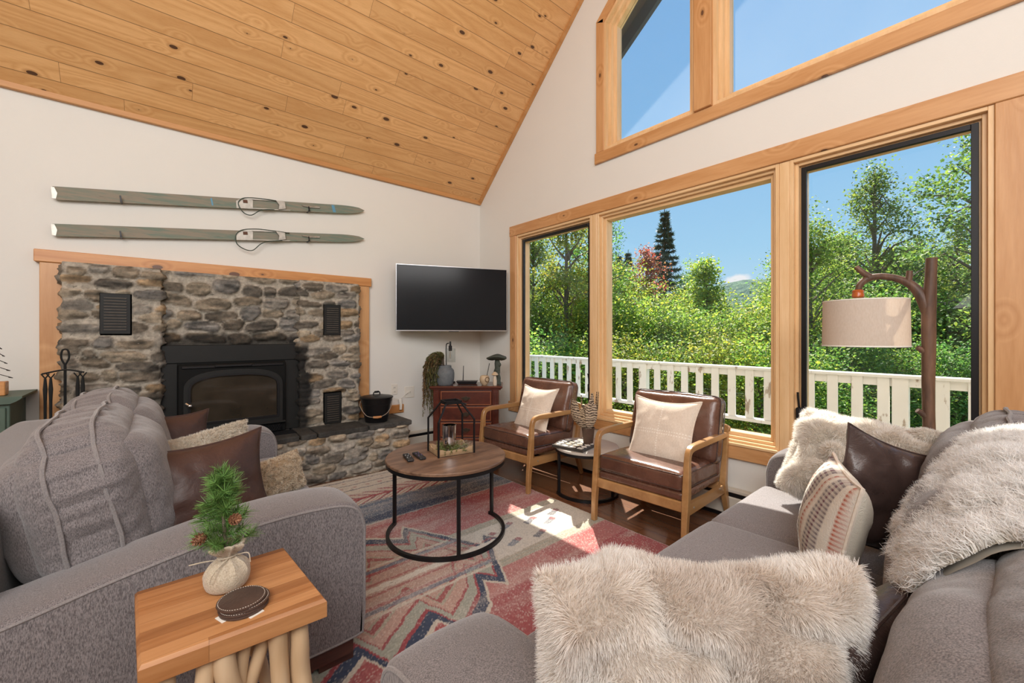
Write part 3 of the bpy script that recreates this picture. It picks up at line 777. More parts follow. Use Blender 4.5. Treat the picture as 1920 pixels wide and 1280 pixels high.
# slate capstones along the hearth edge
xs = [HX0-.02, -.12, .30, .66, .93, 1.07, 1.52, HX1+.03]
for i in range(len(xs)-1):
    w = xs[i+1]-xs[i]-.012; P, F, U = softbox_vf(w, .46, .05, .012, 14, noise=.006, nf=9, seed=i+3)
    y_ = HY-.02+.23; mb = MB(); cdk = .6 if i in (3, 4, 5) else 1
    mb.add(P, F, TR(((xs[i]+xs[i+1])/2, y_, .42)), col=(.11*cdk, .105*cdk, .095*cdk)); mb.c[0] = mb.c[0]*(1+.35*fbm(mb.v[0]*14, i, 3))[:, None]
    obj('capstone', mb, M['stone'], fire, True)
# pine surround
for nm, bx, m_ in (('pine_post', (-.61, -.485, YA-.045, YA, .30, 1.80), 'pineV'), ('pine_post', (1.54, 1.69, YA-.045, YA, .43, 1.80), 'pineV'), ('pine_header', (-.635, 1.71, YA-.055, YA, 1.80, 1.885), 'pineX')):
    obj(nm, MB().box(*bx, .004), M[m_], fire, False)
for v in VENTS:
    mb = MB(); mb.box(v[0], v[1], FY-.012, FY+.03, v[2], v[3], .003)
    fr = obj('vent_grille', mb, M['iron'], fire, False)
    mb = MB(); t = .022
    for k in range(12):
        z = v[2]+t+(v[3]-v[2]-2*t)*(k+.5)/12; mb.box(v[0]+t, v[1]-t, FY-.018, FY-.010, z-.006, z+.003)
    obj('louvre', mb, plain('vent_louvre', (.06, .05, .04), .6, .3, var=.5, vs=30), fr, False)
# stove insert
ins = thing('stove_insert', 'black steel wood stove insert with arched glass door set into the stone fireplace', 'stove', (.52, 4.2, .445))
SY = 4.205
mb = MB(); mb.box(.028, .998, SY, SY+.02, .447, 1.215, .003); obj('surround_panel', mb, M['stove'], ins, False)
mb = MB(); mb.box(.028, .998, SY-.008, SY+.001, 1.075, 1.213, .002); mb.box(.028, .125, SY-.006, SY+.001, .447, 1.07, .002); mb.box(.885, .998, SY-.006, SY+.001, .447, 1.07, .002); obj('trim_panel', mb, M['iron'], ins, False)
mb = MB(); mb.box(.128, .880, SY-.055, SY, .447, 1.062, .006); obj('stove_body', mb, M['stove'], ins, False)
SYF = SY-.055
mb = MB(); mb.box(.15, .86, SYF-.012, SYF, 1.03, 1.05, .003); mb.box(.36, .62, SYF-.02, SYF-.002, 1.035, 1.055, .004); obj('air_slot', mb, M['black'], ins, False)
def arch(x0, x1, z0, zs, zt, n=20):
    p = [(x0, z0), (x1, z0)]
    cx = (x0+x1)/2; a = (x1-x0)/2
    for i in range(n+1):
        t = math.pi*i/n; p.append((cx+a*math.copysign(abs(math.cos(t))**.75, math.cos(t)), zs+(zt-zs)*math.sin(t)**.8))
    return p
def ringprism(outer, inner, y0, y1):
    mb = MB(); n = len(outer)
    for i in range(n):
        j = (i+1) % n; mb.prism([outer[i], outer[j], inner[j], inner[i]], y0, y1, 'y')
    return mb
O = arch(.160, .850, .545, .86, 1.015); I = arch(.205, .805, .60, .86, .965)
dr = obj('stove_door', ringprism(O, I, SYF-.035, SYF), M['iron'], ins, False)
O2 = arch(.19, .82, .585, .86, .98); obj('door_bead', ringprism(O2, I, SYF-.043, SYF-.03), M['black'], dr, False)
mb = MB(); mb.prism(I, SYF-.02, SYF-.012, 'y'); obj('door_glass', mb, M['stoveglass'], dr, False)
mb = MB(); mb.tube([(.178, SYF-.03, .77), (.176, SYF-.07, .765), (.195, SYF-.08, .75)], .007, 8); mb.add(*[x for x in (lambda r: (r[0]*1, r[1]))(softbox_vf(.03, .03, .03, .015, 6)[:2])], TR((.198, SYF-.082, .747))); obj('door_handle', mb, M['chrome'], dr)
mb = MB(); mb.box(.17, .84, SYF-.02, SYF, .455, .53, .003); gr = obj('lower_grille', mb, M['stove'], ins, False)
mb = MB()
for i in range(34):
    x = .185+i*.0192
    mb.tube([(x, SYF-.024, .465), (x+.035, SYF-.024, .522)], .0022, 4); mb.tube([(x+.035, SYF-.026, .465), (x, SYF-.026, .522)], .0022, 4)
obj('mesh_screen', mb, M['black'], gr, False)
mb = MB(); mb.box(.14, .87, SYF-.05, SYF, .53, .548, .004); obj('stove_ledge', mb, M['iron'], ins, False)
# floor grate slab in front of the insert
mb = MB()
for k in range(7): mb.box(.22, .93, 3.98+k*.022, 3.99+k*.022, .446, .452)
obj('hearth_grate', mb, M['black'], ins, False)

# ------------------------------------------------------------------ skis on the wall
def ski(zl, zr, hw_l, hw_r, label, loop, tape):
    x0, x1 = -.555, 1.64; y = YA-.035
    t = thing('wooden_ski', label, 'ski', ((x0+x1)/2, y, (zl+zr)/2), 0, 'old skis above the fireplace')
    dx, dz = x1-x0, zr-zl; L = math.hypot(dx, dz); a = math.atan2(dz, dx)
    T = Matrix.Translation((x0, y, zl)) @ Matrix.Rotation(-a, 4, 'Y')
    up, lo = [], []
    for s in np.linspace(0, 1, 41):
        w = hw_l+(hw_r-hw_l)*s
        if s > .88: w *= math.sqrt(max(0, 1-((s-.88)/.12)**2))*.98+.02
        up.append((s*L, w)); lo.append((s*L, -w))
    up[0] = (.012, up[0][1]); lo[0] = (.02, lo[0][1])
    mb = MB(); mb.prism(lo+up[::-1], -.008, .008, 'y', T=T); obj('ski_blade', mb, M['ski'], t, False)
    P = lambda s, w, o=-.012: tuple(T @ Vector((s*L, o, w)))
    mb = MB(); mb.prism([(.49*L, -.042), (.545*L, -.042), (.55*L, .04), (.51*L, .042), (.492*L, .02)], -.014, -.007, 'y', T=T)
    mb.prism([(.545*L, .036), (.66*L, .036), (.66*L, .042), (.545*L, .042)], -.02, -.007, 'y', T=T); mb.prism([(.545*L, -.042), (.68*L, -.042), (.68*L, -.036), (.545*L, -.036)], -.02, -.007, 'y', T=T)
    mb.prism([(.635*L, -.04), (.662*L, -.03), (.662*L, .03), (.63*L, .04), (.64*L, 0)], -.035, -.007, 'y', T=T)
    bd = obj('ski_binding', mb, M['steel'], t, False)
    mb = MB(); mb.prism([(.515*L, .005), (.53*L, .005), (.53*L, .03), (.515*L, .03)], -.02, -.012, 'y', T=T); obj('rust_plate', mb, plain('rusty_plate', (.11, .05, .03), .8), bd, False)
    mb = MB(); mb.tube([P(.73, .012, -.016), P(.755, .004, -.016), P(.79, .006, -.016)], [.007, .011, .006, .008], 8); mb.box(.755*L, .80*L, -.022, -.008, -.006, .012, .002, T=T); obj('toe_lever', mb, M['steel'], t)
    mb = MB(); pts = [P(s, w, -.024) for s, w in loop]; mb.tube(pts, .0042, 6, k=8); obj('cable', mb, plain('cable_sleeve', (.06, .085, .07), .5, .3, var=.6, vs=12), t)
    mb = MB(); mb.prism([(.0, -.036), (.018, -.04), (.03, 0), (.02, .04), (.004, .038)], -.012, -.007, 'y', T=T)
    obj('tail_plate', mb, M['steel'], t, False)
    if tape:
        mb = MB(); mb.prism([(.855*L, -.034), (.868*L, -.034), (.864*L, .034), (.852*L, .034)], -.0092, -.007, 'y', T=T); obj('blue_stripe', mb, M['bluetape'], t, False); mb = MB(); mb.prism([(.412*L, -.03), (.417*L, -.03), (.416*L, .03), (.411*L, .03)], -.0092, -.007, 'y', T=T); obj('blue_stripe', mb, M['bluetape'], t, False)
    for s in (.16, .752):
        mb = MB(); mb.box(s*L-.006, s*L+.006, -.045, .03, -.046, -.036, .001, T=T); mb.box(s*L-.005, s*L+.005, -.045, -.038, -.04, .0, .001, T=T)
        obj('wall_hook', mb, M['black'], t, False)
lp1 = [(.66, .03), (.60, .045), (.54, .05), (.51, .035), (.497, -.01), (.51, -.08), (.535, -.10), (.565, -.06), (.59, -.045), (.62, -.043)]
lp2 = [(.68, .03), (.62, .045), (.56, .055), (.51, .04), (.488, -.01), (.49, -.08), (.515, -.125), (.54, -.13), (.57, -.075), (.60, -.05), (.65, -.04)]
ski(2.283, 2.583, .046, .040, 'worn green wooden ski with blue stripe, upper of the pair above the fireplace', lp1, True)
ski(2.026, 2.290, .043, .038, 'scraped green wooden ski with larger cable loop, lower of the pair above the fireplace', lp2, False)

# ------------------------------------------------------------------ rug
def rug():
    x0, x1, y0, y1 = .02, 2.385, .62, 3.80; st = .0062
    nx = int((x1-x0)/st); ny = int((y1-y0)/st)
    X, Y = np.meshgrid(np.linspace(x0, x1, nx), np.linspace(y0, y1, ny), indexing='ij')
    Q = np.stack([X, Y, 0*X], -1)
    Xd = X+.004*fbm(Q*22, 3, 2); Yd = Y+.004*fbm(Q*22, 4, 2)
    cream = np.array((.66, .60, .50)); navy = np.array((.016, .032, .085)); blue = np.array((.085, .13, .21)); red = np.array((.35, .035, .045)); pink = np.array((.47, .15, .14))
    sage = np.array((.38, .39, .32)); salmon = np.array((.54, .35, .28)); white = np.array((.74, .69, .60)); beige = np.array((.42, .37, .28)); rust = np.array((.32, .075, .04))
    C_ = np.tile(cream, (nx, ny, 1)); soft = lambda v, a, w=.012: np.clip((v-a)/w+.5, 0, 1)[..., None]
    def put(m, c, k=1.):
        nonlocal C_
        m = np.asarray(m, float)[..., None]*k; C_ = C_*(1-m)+c*m
    # border of fine dark lines and flecks
    put(Yd > 3.40, cream)
    for yy in (3.62, 3.50, 3.735): put(np.abs(Yd-yy) < .007, navy, .85)
    put((np.abs(Yd-3.56) < .014) & (np.abs((Xd*9) % 1-.5) < .16), red, .6)
    put((np.abs(Yd-3.68) < .012) & (np.abs((Xd*9+.4) % 1-.5) < .14), rust, .5)
    # feather braid
    d = np.abs(Yd-3.275); t = (Xd-1.4*d*np.sign(Yd-3.275)*np.sign(Yd-3.275)*(-1))
    ph = ((Xd+1.5*d)*8.2) % 1
    inb = d < .125
    put(inb & (ph < .24), red); put(inb & (ph > .24) & (ph < .33), navy, .8); put(inb & (ph > .52) & (ph < .70), salmon, .9); put(inb & (ph > .7) & (ph < .76), rust, .7)
    put(d < .018, red)
    # blue bands
    put((Yd < 3.16) & (Yd > 2.785), blue); put((Yd < 3.15) & (Yd > 3.135), beige, .6); put((Yd < 2.99) & (Yd > 2.975), navy, .6)
    put((Yd < 2.90) & (Yd > 2.80), navy); put((Yd < 2.975) & (Yd > 2.90), navy, .45); put(np.abs(Yd-2.79) < .007, cream, .5)
    # red bands
    put((Yd < 2.785) & (Yd > 2.31), red, .95); 
    m = np.clip((2.66-Yd)/.06+(Xd-1.8)*-.6, 0, 1)*((Yd < 2.70) & (Yd > 2.31)); put(m, pink, .8)
    # pale band
    put((Yd <= 2.31) & (Yd > 1.80), beige, .9); put((Yd < 2.24) & (Yd > 1.87), white, .85)
    for yy in (2.29, 2.255, 1.845, 1.815): put(np.abs(Yd-yy) < .006, sage, .7)
    for k, (bx, by) in enumerate([(1.62, 2.13), (1.80, 2.17), (1.98, 2.13), (1.70, 1.97), (1.90, 1.95), (2.08, 2.04), (2.20, 2.12)]):
        u = (Xd-bx)*.9+(Yd-by)*.5; v = (Yd-by)-(Xd-bx)*.35
        put((np.abs(u) < .06) & (np.abs(v) < .022), blue if k % 2 else navy, .8); put((np.abs(u-.045) < .02) & (np.abs(v) < .02), red, .7)
    # lower red bands
    put((Yd <= 1.80), pink, .9); put((Yd < 1.79) & (Xd > 1.75), red, .5); put((Yd < 1.62) & (Yd > 1.12), red, .75); put((Yd < 1.12), cream); put((Yd < .98) & (Yd > .78), blue)
    for yy in (1.09, 1.03): put(np.abs(Yd-yy) < .008, navy, .8)
    # big stepped medallion
    v = np.abs(Yd-2.06); per = .34
    def tri(z, p): q = (z/p) % 1; return np.where(q < .22, q/.22, (1-q)/.78)
    saw = tri(Xd+.05+(Yd > 2.06)*.12, per)
    s_ = v+.20*(1-saw)+np.clip(Xd-1.22, 0, 9)*1.25
    outer = .62
    put(s_ < outer, cream*.92); put(s_ < outer-.028, navy); put(s_ < outer-.098, red, .95); put(s_ < outer-.125, sage); put((s_ < outer-.20), red, .9); put(s_ < outer-.218, salmon, .95)
    put(s_ < outer-.29, beige); put((s_ < outer-.31) & (s_ > outer-.345), red, .85); put(s_ < outer-.36, salmon*.95)
    put((np.abs(v-.135) < .012) & (s_ < outer-.1), red, .8); put((np.abs(v-.165) < .016) & (s_ < outer-.1), blue, .8); put((np.abs(v-.20) < .010) & (s_ < outer-.1), cream, .8)
    put((v < .022) & (s_ < outer), white); put((np.abs(v-.045) < .008) & (s_ < outer), red, .6)
    # worn, speckled pile
    n1 = np.random.default_rng(5).random(X.shape); n2 = fbm(np.stack([X*2.5, Y*14, 0*X], -1), 8, 3)
    wear = np.clip(.05+.30*n2+.30*(n1-.5)+.35*(n1 > .90), 0, .6)
    C_ = C_*(1-wear[..., None])+np.array((.62, .57, .50))*wear[..., None]
    C_ = C_*(1+.16*(n1-.5)[..., None]*2)
    edge = np.minimum(np.minimum(X-x0, x1-X), np.minimum(Y-y0, y1-Y)); C_ = np.where((edge < .006)[..., None], np.array((.62, .58, .5)), C_)
    G = np.stack([X, Y, .009+.0012*fbm(Q*80, 6, 1)], -1)
    mb = MB(); mb.grid(G, col=np.clip(C_, .004, .95)); mb.box(x0, x1, y0, y1, .001, .008, col=(.4, .36, .3))
    return tag(obj('area_rug', mb, M['rug'], None, True, fixn=False), 'red and navy tribal patterned area rug on the dark wood floor', 'rug')
rug()

# ------------------------------------------------------------------ sofas
def sbmap(U, S, r, bulge):
    S = np.array(S)/2; r = min(r, S.min()*.98); Q = U*S; inner = np.clip(Q, -(S-r), S-r); d = Q-inner; L = np.linalg.norm(d, axis=1, keepdims=True)+1e-9
    P = inner+d/L*r; 
    for ax in range(3):
        if bulge[ax]:
            a, b = (ax+1) % 3, (ax+2) % 3
            P[:, ax] += np.sign(U[:, ax])*np.abs(U[:, ax])**1.5*bulge[ax]*(1-U[:, a]**2)**.6*(1-U[:, b]**2)**.6
    return P, d/L
def seam(mb, S, r, bulge, ax, c, T, rad=.005, n=120, jit=.004, seed=0, out=.002):
    """piping running round a cushion at a constant position on one axis"""
    a, b = (ax+1) % 3, (ax+2) % 3; U = np.zeros((n, 3)); U[:, ax] = c
    t = np.linspace(0, 4, n, endpoint=False)
    for i, q in enumerate(t):
        k = int(q); f = (q-k)*2-1
        U[i, a], U[i, b] = [(f, -1), (1, f), (-f, 1), (-1, -f)][k]
    P, N = sbmap(U, S, r, bulge); P = P+N*out; P[:, ax] += jit*fbm(P*9+seed, seed, 2)
    P = np.concatenate([P, P[:1]]); mb.tube([tuple(p) for p in P], rad, 6, T=T)
def cushion(name, parent, size, loc, rot=(0, 0, 0), r=.06, bulge=(0, 0, 0), n=30, noise=.01, nf=5, seed=0, wr=0, seams=(), m='sofa', pinch=0, sjit=.004, srad=.005, pm='piping'):
    P, F, U = softbox_vf(*size, r=r, n=n, bulge=bulge, noise=noise, nf=nf, seed=seed, wr=wr, pinch=pinch)
    T = TR(loc, *rot); mb = MB(); mb.add(P, F, T); o = obj(name, mb, M[m], parent)
    if seams:
        mb = MB()
        for ax, c in seams: seam(mb, size, r, bulge, ax, c, T, rad=srad, seed=seed, jit=sjit, out=noise*.5)
        obj('piping', mb, M[pm], o, label=None)
    return o
def arm_mesh(outline, a0, a1, r, tf):
    """sofa arm: an upright outline swept across, edges rounded over"""
    O = np.array(smooth_path([(p[0], p[1], 0) for p in outline], 4))[:, :2]
    m = len(O); nrm = []
    for i in range(m):
        d = O[(i+1) % m]-O[i-1]; d /= np.linalg.norm(d)+1e-9; nrm.append((d[1], -d[0]))
    nrm = np.array(nrm); area_ = .5*np.sum(O[:, 0]*np.roll(O[:, 1], -1)-np.roll(O[:, 0], -1)*O[:, 1])
    if area_ < 0: nrm = -nrm
    rows = []; K = 6
    for k in range(K+1): t = k/K*math.pi/2; rows.append((a0+r*(1-math.sin(t)), -r*(1-math.cos(t))))
    rows = [(a0+r*(1-math.sin(t)), -r*(1-math.cos(t))) for t in np.linspace(math.pi/2, 0, K)]
    rows += [(a0+r+(a1-a0-2*r)*q, 0) for q in (.25, .5, .75)]
    rows += [(a1-r*(1-math.sin(t)), -r*(1-math.cos(t))) for t in np.linspace(0, math.pi/2, K)]
    V = []
    for a, o in rows:
        crown = .010*math.sin(math.pi*(a-a0)/(a1-a0))
        for i in range(m): q = O[i]+nrm[i]*(o+crown*max(0, nrm[i][1])); V.append(tf(q[0], a, q[1]))
    F = []
    for i in range(len(rows)-1):
        for j in range(m): F.append((i*m+j, i*m+(j+1) % m, (i+1)*m+(j+1) % m, (i+1)*m+j))
    F.append(tuple(range(m))); F.append(tuple((len(rows)-1)*m+j for j in range(m))[::-1])
    mb = MB(); mb.add(V, F)
    pp = MB()
    for a in (a0+.002, a1-.002):
        pp.tube([tf(q[0]-n_[0]*r*.55, a, q[1]-n_[1]*r*.55) for q, n_ in zip(list(O)+[O[0]], list(nrm)+[nrm[0]])], .0048, 6)
    return mb, pp
ARM = [(-.585, .10), (-.30, .10), (.0, .10), (.3, .10), (.60, .10), (.640, .14), (.646, .30), (.646, .48), (.644, .54), (.616, .612), (.545, .648), (.40, .660), (.26, .656), (.13, .642), (-.10, .602), (-.30, .558), (-.50, .53), (-.585, .50), (-.59, .3)]
def sofa(name, label, tf, L, arm, ncush, nback, seatm, seed, loc, lift=0, bp=None, bo=None):
    """tf maps (depth axis, along axis, up) to world"""
    t = thing(name, label, 'sofa', loc)
    for a0, a1 in ((0, arm), (L-arm, L)):
        mb, pp = arm_mesh(ARM, a0, a1, .022, tf); ar = obj('arm', mb, M['sofa'], t); obj('piping', pp, M['piping'], ar)
    def rb(nm, d0, d1, a0, a1, z0, z1, b, m, n=16, noise=.003, bulge=(0, 0, 0)):
        P, F, U = softbox_vf(d1-d0, a1-a0, z1-z0, b, n, bulge=bulge, noise=noise, nf=4, seed=seed)
        V = [tf((d0+d1)/2+p[0], (a0+a1)/2+p[1], (z0+z1)/2+p[2]) for p in P]; mb = MB(); mb.add(V, F); return obj(nm, mb, M[m], t)
    rb('seat_base', -.50, .60, arm+.003, L-arm-.003, .10, .295, .03, 'sofa'); 
    rb('back_frame', -.60, -.36, arm*.3, L-arm*.3, .10, .84, .07, 'sofa')
    for (d0, d1, a0, a1) in ((-.52, -.44, .05, .13), (-.52, -.44, L-.13, L-.05), (.47, .60, .03, .16), (.47, .60, L-.16, L-.03)):
        mb = MB(); P = [tf(d, a, z) for d in (d0, d1) for a in (a0, a1) for z in (.011, .105)]; mb.add(P, [(0, 1, 3, 2), (4, 6, 7, 5), (0, 4, 5, 1), (2, 3, 7, 6), (0, 2, 6, 4), (1, 5, 7, 3)]); obj('leg', mb, M['sofawood'], t, False)
    mb = MB(); P = [tf(d, a, z) for d in (-.5, .585) for a in (.02, L-.02) for z in (.04, .10)]; mb.add(P, [(0, 1, 3, 2), (4, 6, 7, 5), (0, 4, 5, 1), (2, 3, 7, 6), (0, 2, 6, 4), (1, 5, 7, 3)]); obj('plinth', mb, M['sofawood'], t, False)
    w = (L-2*arm)/ncush
    for k in range(ncush):
        a = arm+w*(k+.5); P, F, U = softbox_vf(.92, w-.006, .165, .045, 30, bulge=(0, 0, .022), noise=.004, nf=4, seed=seed+k); sk = []
        f = lambda p: tf(.20+p[0], a+p[1], .378+p[2])
        mb = MB(); mb.add([f(p) for p in P], F); o = obj('seat_cushion', mb, M[seatm], t); pp = MB()
        for c in (.62, -.62):
            n = 120; U = np.zeros((n, 3)); U[:, 2] = c
            for i, q in enumerate(np.linspace(0, 4, n, endpoint=False)):
                kk = int(q); ff = (q-kk)*2-1; U[i, 0], U[i, 1] = [(ff, -1), (1, ff), (-ff, 1), (-1, -ff)][kk]
            Q, N = sbmap(U, (.92, w-.006, .165), .045, (0, 0, .022)); Q = Q+N*.001; pp.tube([f(p) for p in list(Q)+[Q[0]]], .0045, 6)
        obj('piping', pp, M['piping'], o)
    w = (L-2*arm)/nback
    for k in range(nback):
        a = arm+w*(k+.5)+(0 if bp is None else bp[k]); S = (.36, w+.03, .52); bu = (.05, .03, .045); tilt = R(-11)
        P, F, U = softbox_vf(*S, r=.15, n=84, bulge=bu, noise=.012, nf=5, seed=seed+20+k)
        # ruched fabric: gathers running across the band between the two seams
        band = np.exp(-((U[:, 0])/.75)**2); nn = P/(np.linalg.norm(P, axis=1, keepdims=True))
        wv = vnoise(np.stack([P[:, 0]*5, P[:, 1]*30, P[:, 2]*30], 1), seed+k)+.5*vnoise(np.stack([P[:, 0]*8, P[:, 1]*62, P[:, 2]*62], 1), seed+k+4)
        P = P+nn*(wv*.0105*band)[:, None]
        ct, st_ = math.cos(tilt), math.sin(tilt)
        bd_, bl_ = (0, 0) if bo is None else bo[k]
        f = lambda p: tf(-.165+bd_+p[0]*ct+p[2]*st_, a+p[1], .715+bl_-p[0]*st_+p[2]*ct)
        mb = MB(); mb.add([f(p) for p in P], F); o = obj('back_cushion', mb, M['sofa'], t); pp = MB()
        for c in (.34, -.34):
            n = 160; U = np.zeros((n, 3)); U[:, 0] = c
            for i, q in enumerate(np.linspace(0, 4, n, endpoint=False)):
                kk = int(q); ff = (q-kk)*2-1; U[i, 1], U[i, 2] = [(ff, -1), (1, ff), (-ff, 1), (-1, -ff)][kk]
            Q, N = sbmap(U, S, .15, bu); Q = Q+N*.006; Q[:, 0] += .010*fbm(Q*8+k, seed+k, 2); pp.tube([f(p) for p in list(Q)+[Q[0]]], .0062, 6)
        obj('piping', pp, M['piping'], o, label='raised light grey seam')
    return t
sofa('grey_sofa', 'grey chenille sofa on the left facing the windows, its side against the teak table', lambda d, a, z: (d, 1.653+a, z), 1.86, .245, 2, 2, 'sofaH', 5, (.03, 2.58, 0))
sofa('grey_sofa', 'grey chenille sofa in the foreground under the windows, draped with a white sheepskin', lambda d, a, z: (.36+a, .222+d, z), 2.50, .25, 3, 3, 'sofaH', 41, (1.61, .24, 0), bo=[(-.140, -.065), (-.09, -.01), (-.075, .0)])

# ------------------------------------------------------------------ throw pillows
def pillow(name, label, cat, w, h, th, loc, right, up, m, n=30, seed=0, noise=.006, corner=.10, fur=None, group=None, crease=0, ears=0, seamm=None, power=2.4, bot=0, lump=0):
    P, F = pillow_vf(w, h, th, n, seed, noise, corner, power, 0, ears, crease, lump)
    if bot: P[:, 2] *= 1+bot*(-P[:, 1]/(h/2))
    T = frame(loc, right, up); me_ = MB()
    off = Vector(loc)
    if fur:
        Tl = T.copy(); Tl.translation = (0, 0, 0)
        me_.add(P, F, Tl, col=fur.get('root', (.5, .45, .4)))
        add_fur(me_, P, F, T=Tl, seed=seed, **fur)
        me = make_mesh(name, me_, M[m], True, None, False)
        o = bpy.data.objects.new(name, me); COL.objects.link(o); o.location = loc
    else:
        me_.add(P, F); me = make_mesh(name, me_, M[m], True); o = bpy.data.objects.new(name, me); COL.objects.link(o); o.matrix_world = T
    WM[o.name] = tuple(loc); tag(o, label, cat, group)
    if seamm:
        pp = MB(); k = n+1; idx = list(range(k))+[i*k+k-1 for i in range(1, k)]+[(k-1)*k+j for j in range(k-2, -1, -1)]+[i*k for i in range(k-2, -1, -1)]
        pp.tube([tuple(P[i]) for i in idx], .004 if seamm != 'linen' else .006, 6)
        me = make_mesh('piping', pp, M[seamm], True); c = bpy.data.objects.new('piping', me); COL.objects.link(c); c.parent = o; WM[c.name] = (0, 0, 0)
    return o
FUR1 = dict(n=230000, L=.021, w=.00075, lean=.42, grav=.15, root=(.80, .72, .64), tip=(.99, .975, .95), clump=16, patch=.28, patchcol=(.62, .50, .40))
pillow('fur_pillow', 'large shaggy beige faux fur pillow in the foreground by the near sofa arm', 'pillow', .565, .45, .19, (.742, .356, .663), (.755, -.655, .03), (-.05, -.06, 1), 'fur', 60, 1, .006, .05, FUR1, power=4, lump=.055)
pillow('leather_pillow', 'brown leather pillow half hidden behind the beige fur pillow', 'pillow', .44, .34, .13, (1.10, .185, .625), (1, -.14, .03), (0, -.35, 1), 'leathD', 30, 2, .004, .1, crease=.004, seamm='leathD')
def stripemat():
    m = NM('woven_stripe'); sp = m.n('ShaderNodeSeparateXYZ'); m.l(m.tc.outputs['Object'], sp.inputs[0]); v = m.vec()
    a = m.noise(v, 240, 3); t = m.math('MULTIPLY', sp.outputs[0], 7.0)
    st = m.ramp(m.math('FRACT', m.math('ADD', t, .5)), [(0, (.50, .46, .42)), (.1, (.14, .12, .13)), (.16, (.36, .33, .31)), (.28, (.11, .03, .06)), (.34, (.34, .31, .29)), (.5, (.17, .14, .15)), (.55, (.58, .54, .48)), (.72, (.60, .56, .5)), (.76, (.36, .09, .05)), (.9, (.62, .58, .52))])
    st_e = [n for n in m.t.nodes if n.type == 'VALTORGB'][-1]; st_e.color_ramp.interpolation = 'LINEAR'
    dash = m.math('GREATER_THAN', m.math('FRACT', m.math('MULTIPLY', sp.outputs[1], 70)), .45)
    st2 = m.mix(m.math('MULTIPLY', dash, .55), st, (.60, .55, .48))
    side = m.math('GREATER_THAN', sp.outputs[2], -.004)
    m.set(Base_Color=m.mix(side, (.62, .57, .48), st2), Roughness=.95, Normal=m.bump(m.math('ADD', a, dash), .5, .004)); return m.m
M['stripe'] = stripemat()
pillow('striped_pillow', 'cream woven pillow with dark and rust stripes standing on the foreground sofa seat', 'pillow', .42, .40, .17, (1.74, .375, .655), (-.93, -.36, 0), (.05, -.20, 1), 'stripe', 30, 3, .003, .08, seamm='linen', power=2.2)
pillow('leather_pillow', 'dark leather pillow between the striped pillow and the white fur pillow', 'pillow', .43, .42, .13, (2.08, .28, .69), (.72, -.55, -.30), (.32, -.22, .93), 'leathD', 36, 4, .006, .1, crease=.022, ears=.05, seamm='leathD')
FUR2 = dict(n=110000, L=.022, w=.0011, lean=.42, grav=.15, root=(.78, .73, .66), tip=(.98, .96, .92), clump=18, patch=.10, patchcol=(.66, .56, .46))
pillow('fur_pillow', 'fluffy white fur pillow leaning on the far arm of the sofa by the window', 'pillow', .58, .44, .19, (2.42, .41, .71), (-.16, -1, -.06), (.62, -.10, .80), 'fur', 50, 6, .006, .03, FUR2, power=5, lump=.06)
# pillows on the left sofa
pillow('leather_pillow', 'brown leather pillow nearest the near arm of the left sofa', 'pillow', .46, .40, .15, (.16, 2.10, .665), (.95, .30, .02), (-.22, .22, 1), 'leathA', 30, 7, .004, .1, crease=.006, ears=.05, seamm='leathA')
SH = dict(n=34000, L=.013, w=.0016, lean=.9, curl=.006, grav=.1, root=(.60, .54, .44), tip=(.92, .88, .80), clump=60, seg=3)
pillow('sherpa_pillow', 'cream sherpa pillow between the two brown leather pillows on the left sofa', 'pillow', .46, .34, .15, (.18, 2.56, .655), (.95, .25, .12), (-.25, .2, 1), 'fur', 30, 8, .004, .08, SH)
pillow('leather_pillow', 'smaller reddish brown leather pillow behind the sherpa pillow on the left sofa', 'pillow', .34, .34, .14, (.075, 2.92, .70), (.9, .35, -.05), (-.25, .15, 1), 'leathA', 28, 9, .004, .1, crease=.006, ears=.05, seamm='leathA')
SH2 = dict(n=20000, L=.018, w=.0018, lean=1, curl=.010, grav=.1, root=(.56, .43, .28), tip=(.92, .84, .70), clump=40, seg=3)
pillow('curly_pillow', 'small curly cream lumbar pillow at the front of the left sofa seat', 'pillow', .34, .20, .12, (.46, 2.42, .565), (.85, .5, .05), (-.10, .2, 1), 'fur', 26, 10, .004, .08, SH2)
# linen pillows on the armchairs
pillow('linen_pillow', 'square beige linen pillow with stitched cross on the armchair nearer the corner', 'pillow', .42, .42, .13, (2.62, 2.76, .615), (0, -1, 0), (.42, 0, 1), 'linen', 30, 12, .004, .10, seamm='linen', ears=.06)
pillow('linen_pillow', 'square beige linen pillow with stitched cross on the armchair beside the foreground sofa', 'pillow', .45, .45, .14, (2.67, 1.53, .625), (.08, -1, 0), (.38, 0, 1), 'linen', 30, 13, .004, .10, seamm='linen', ears=.06)

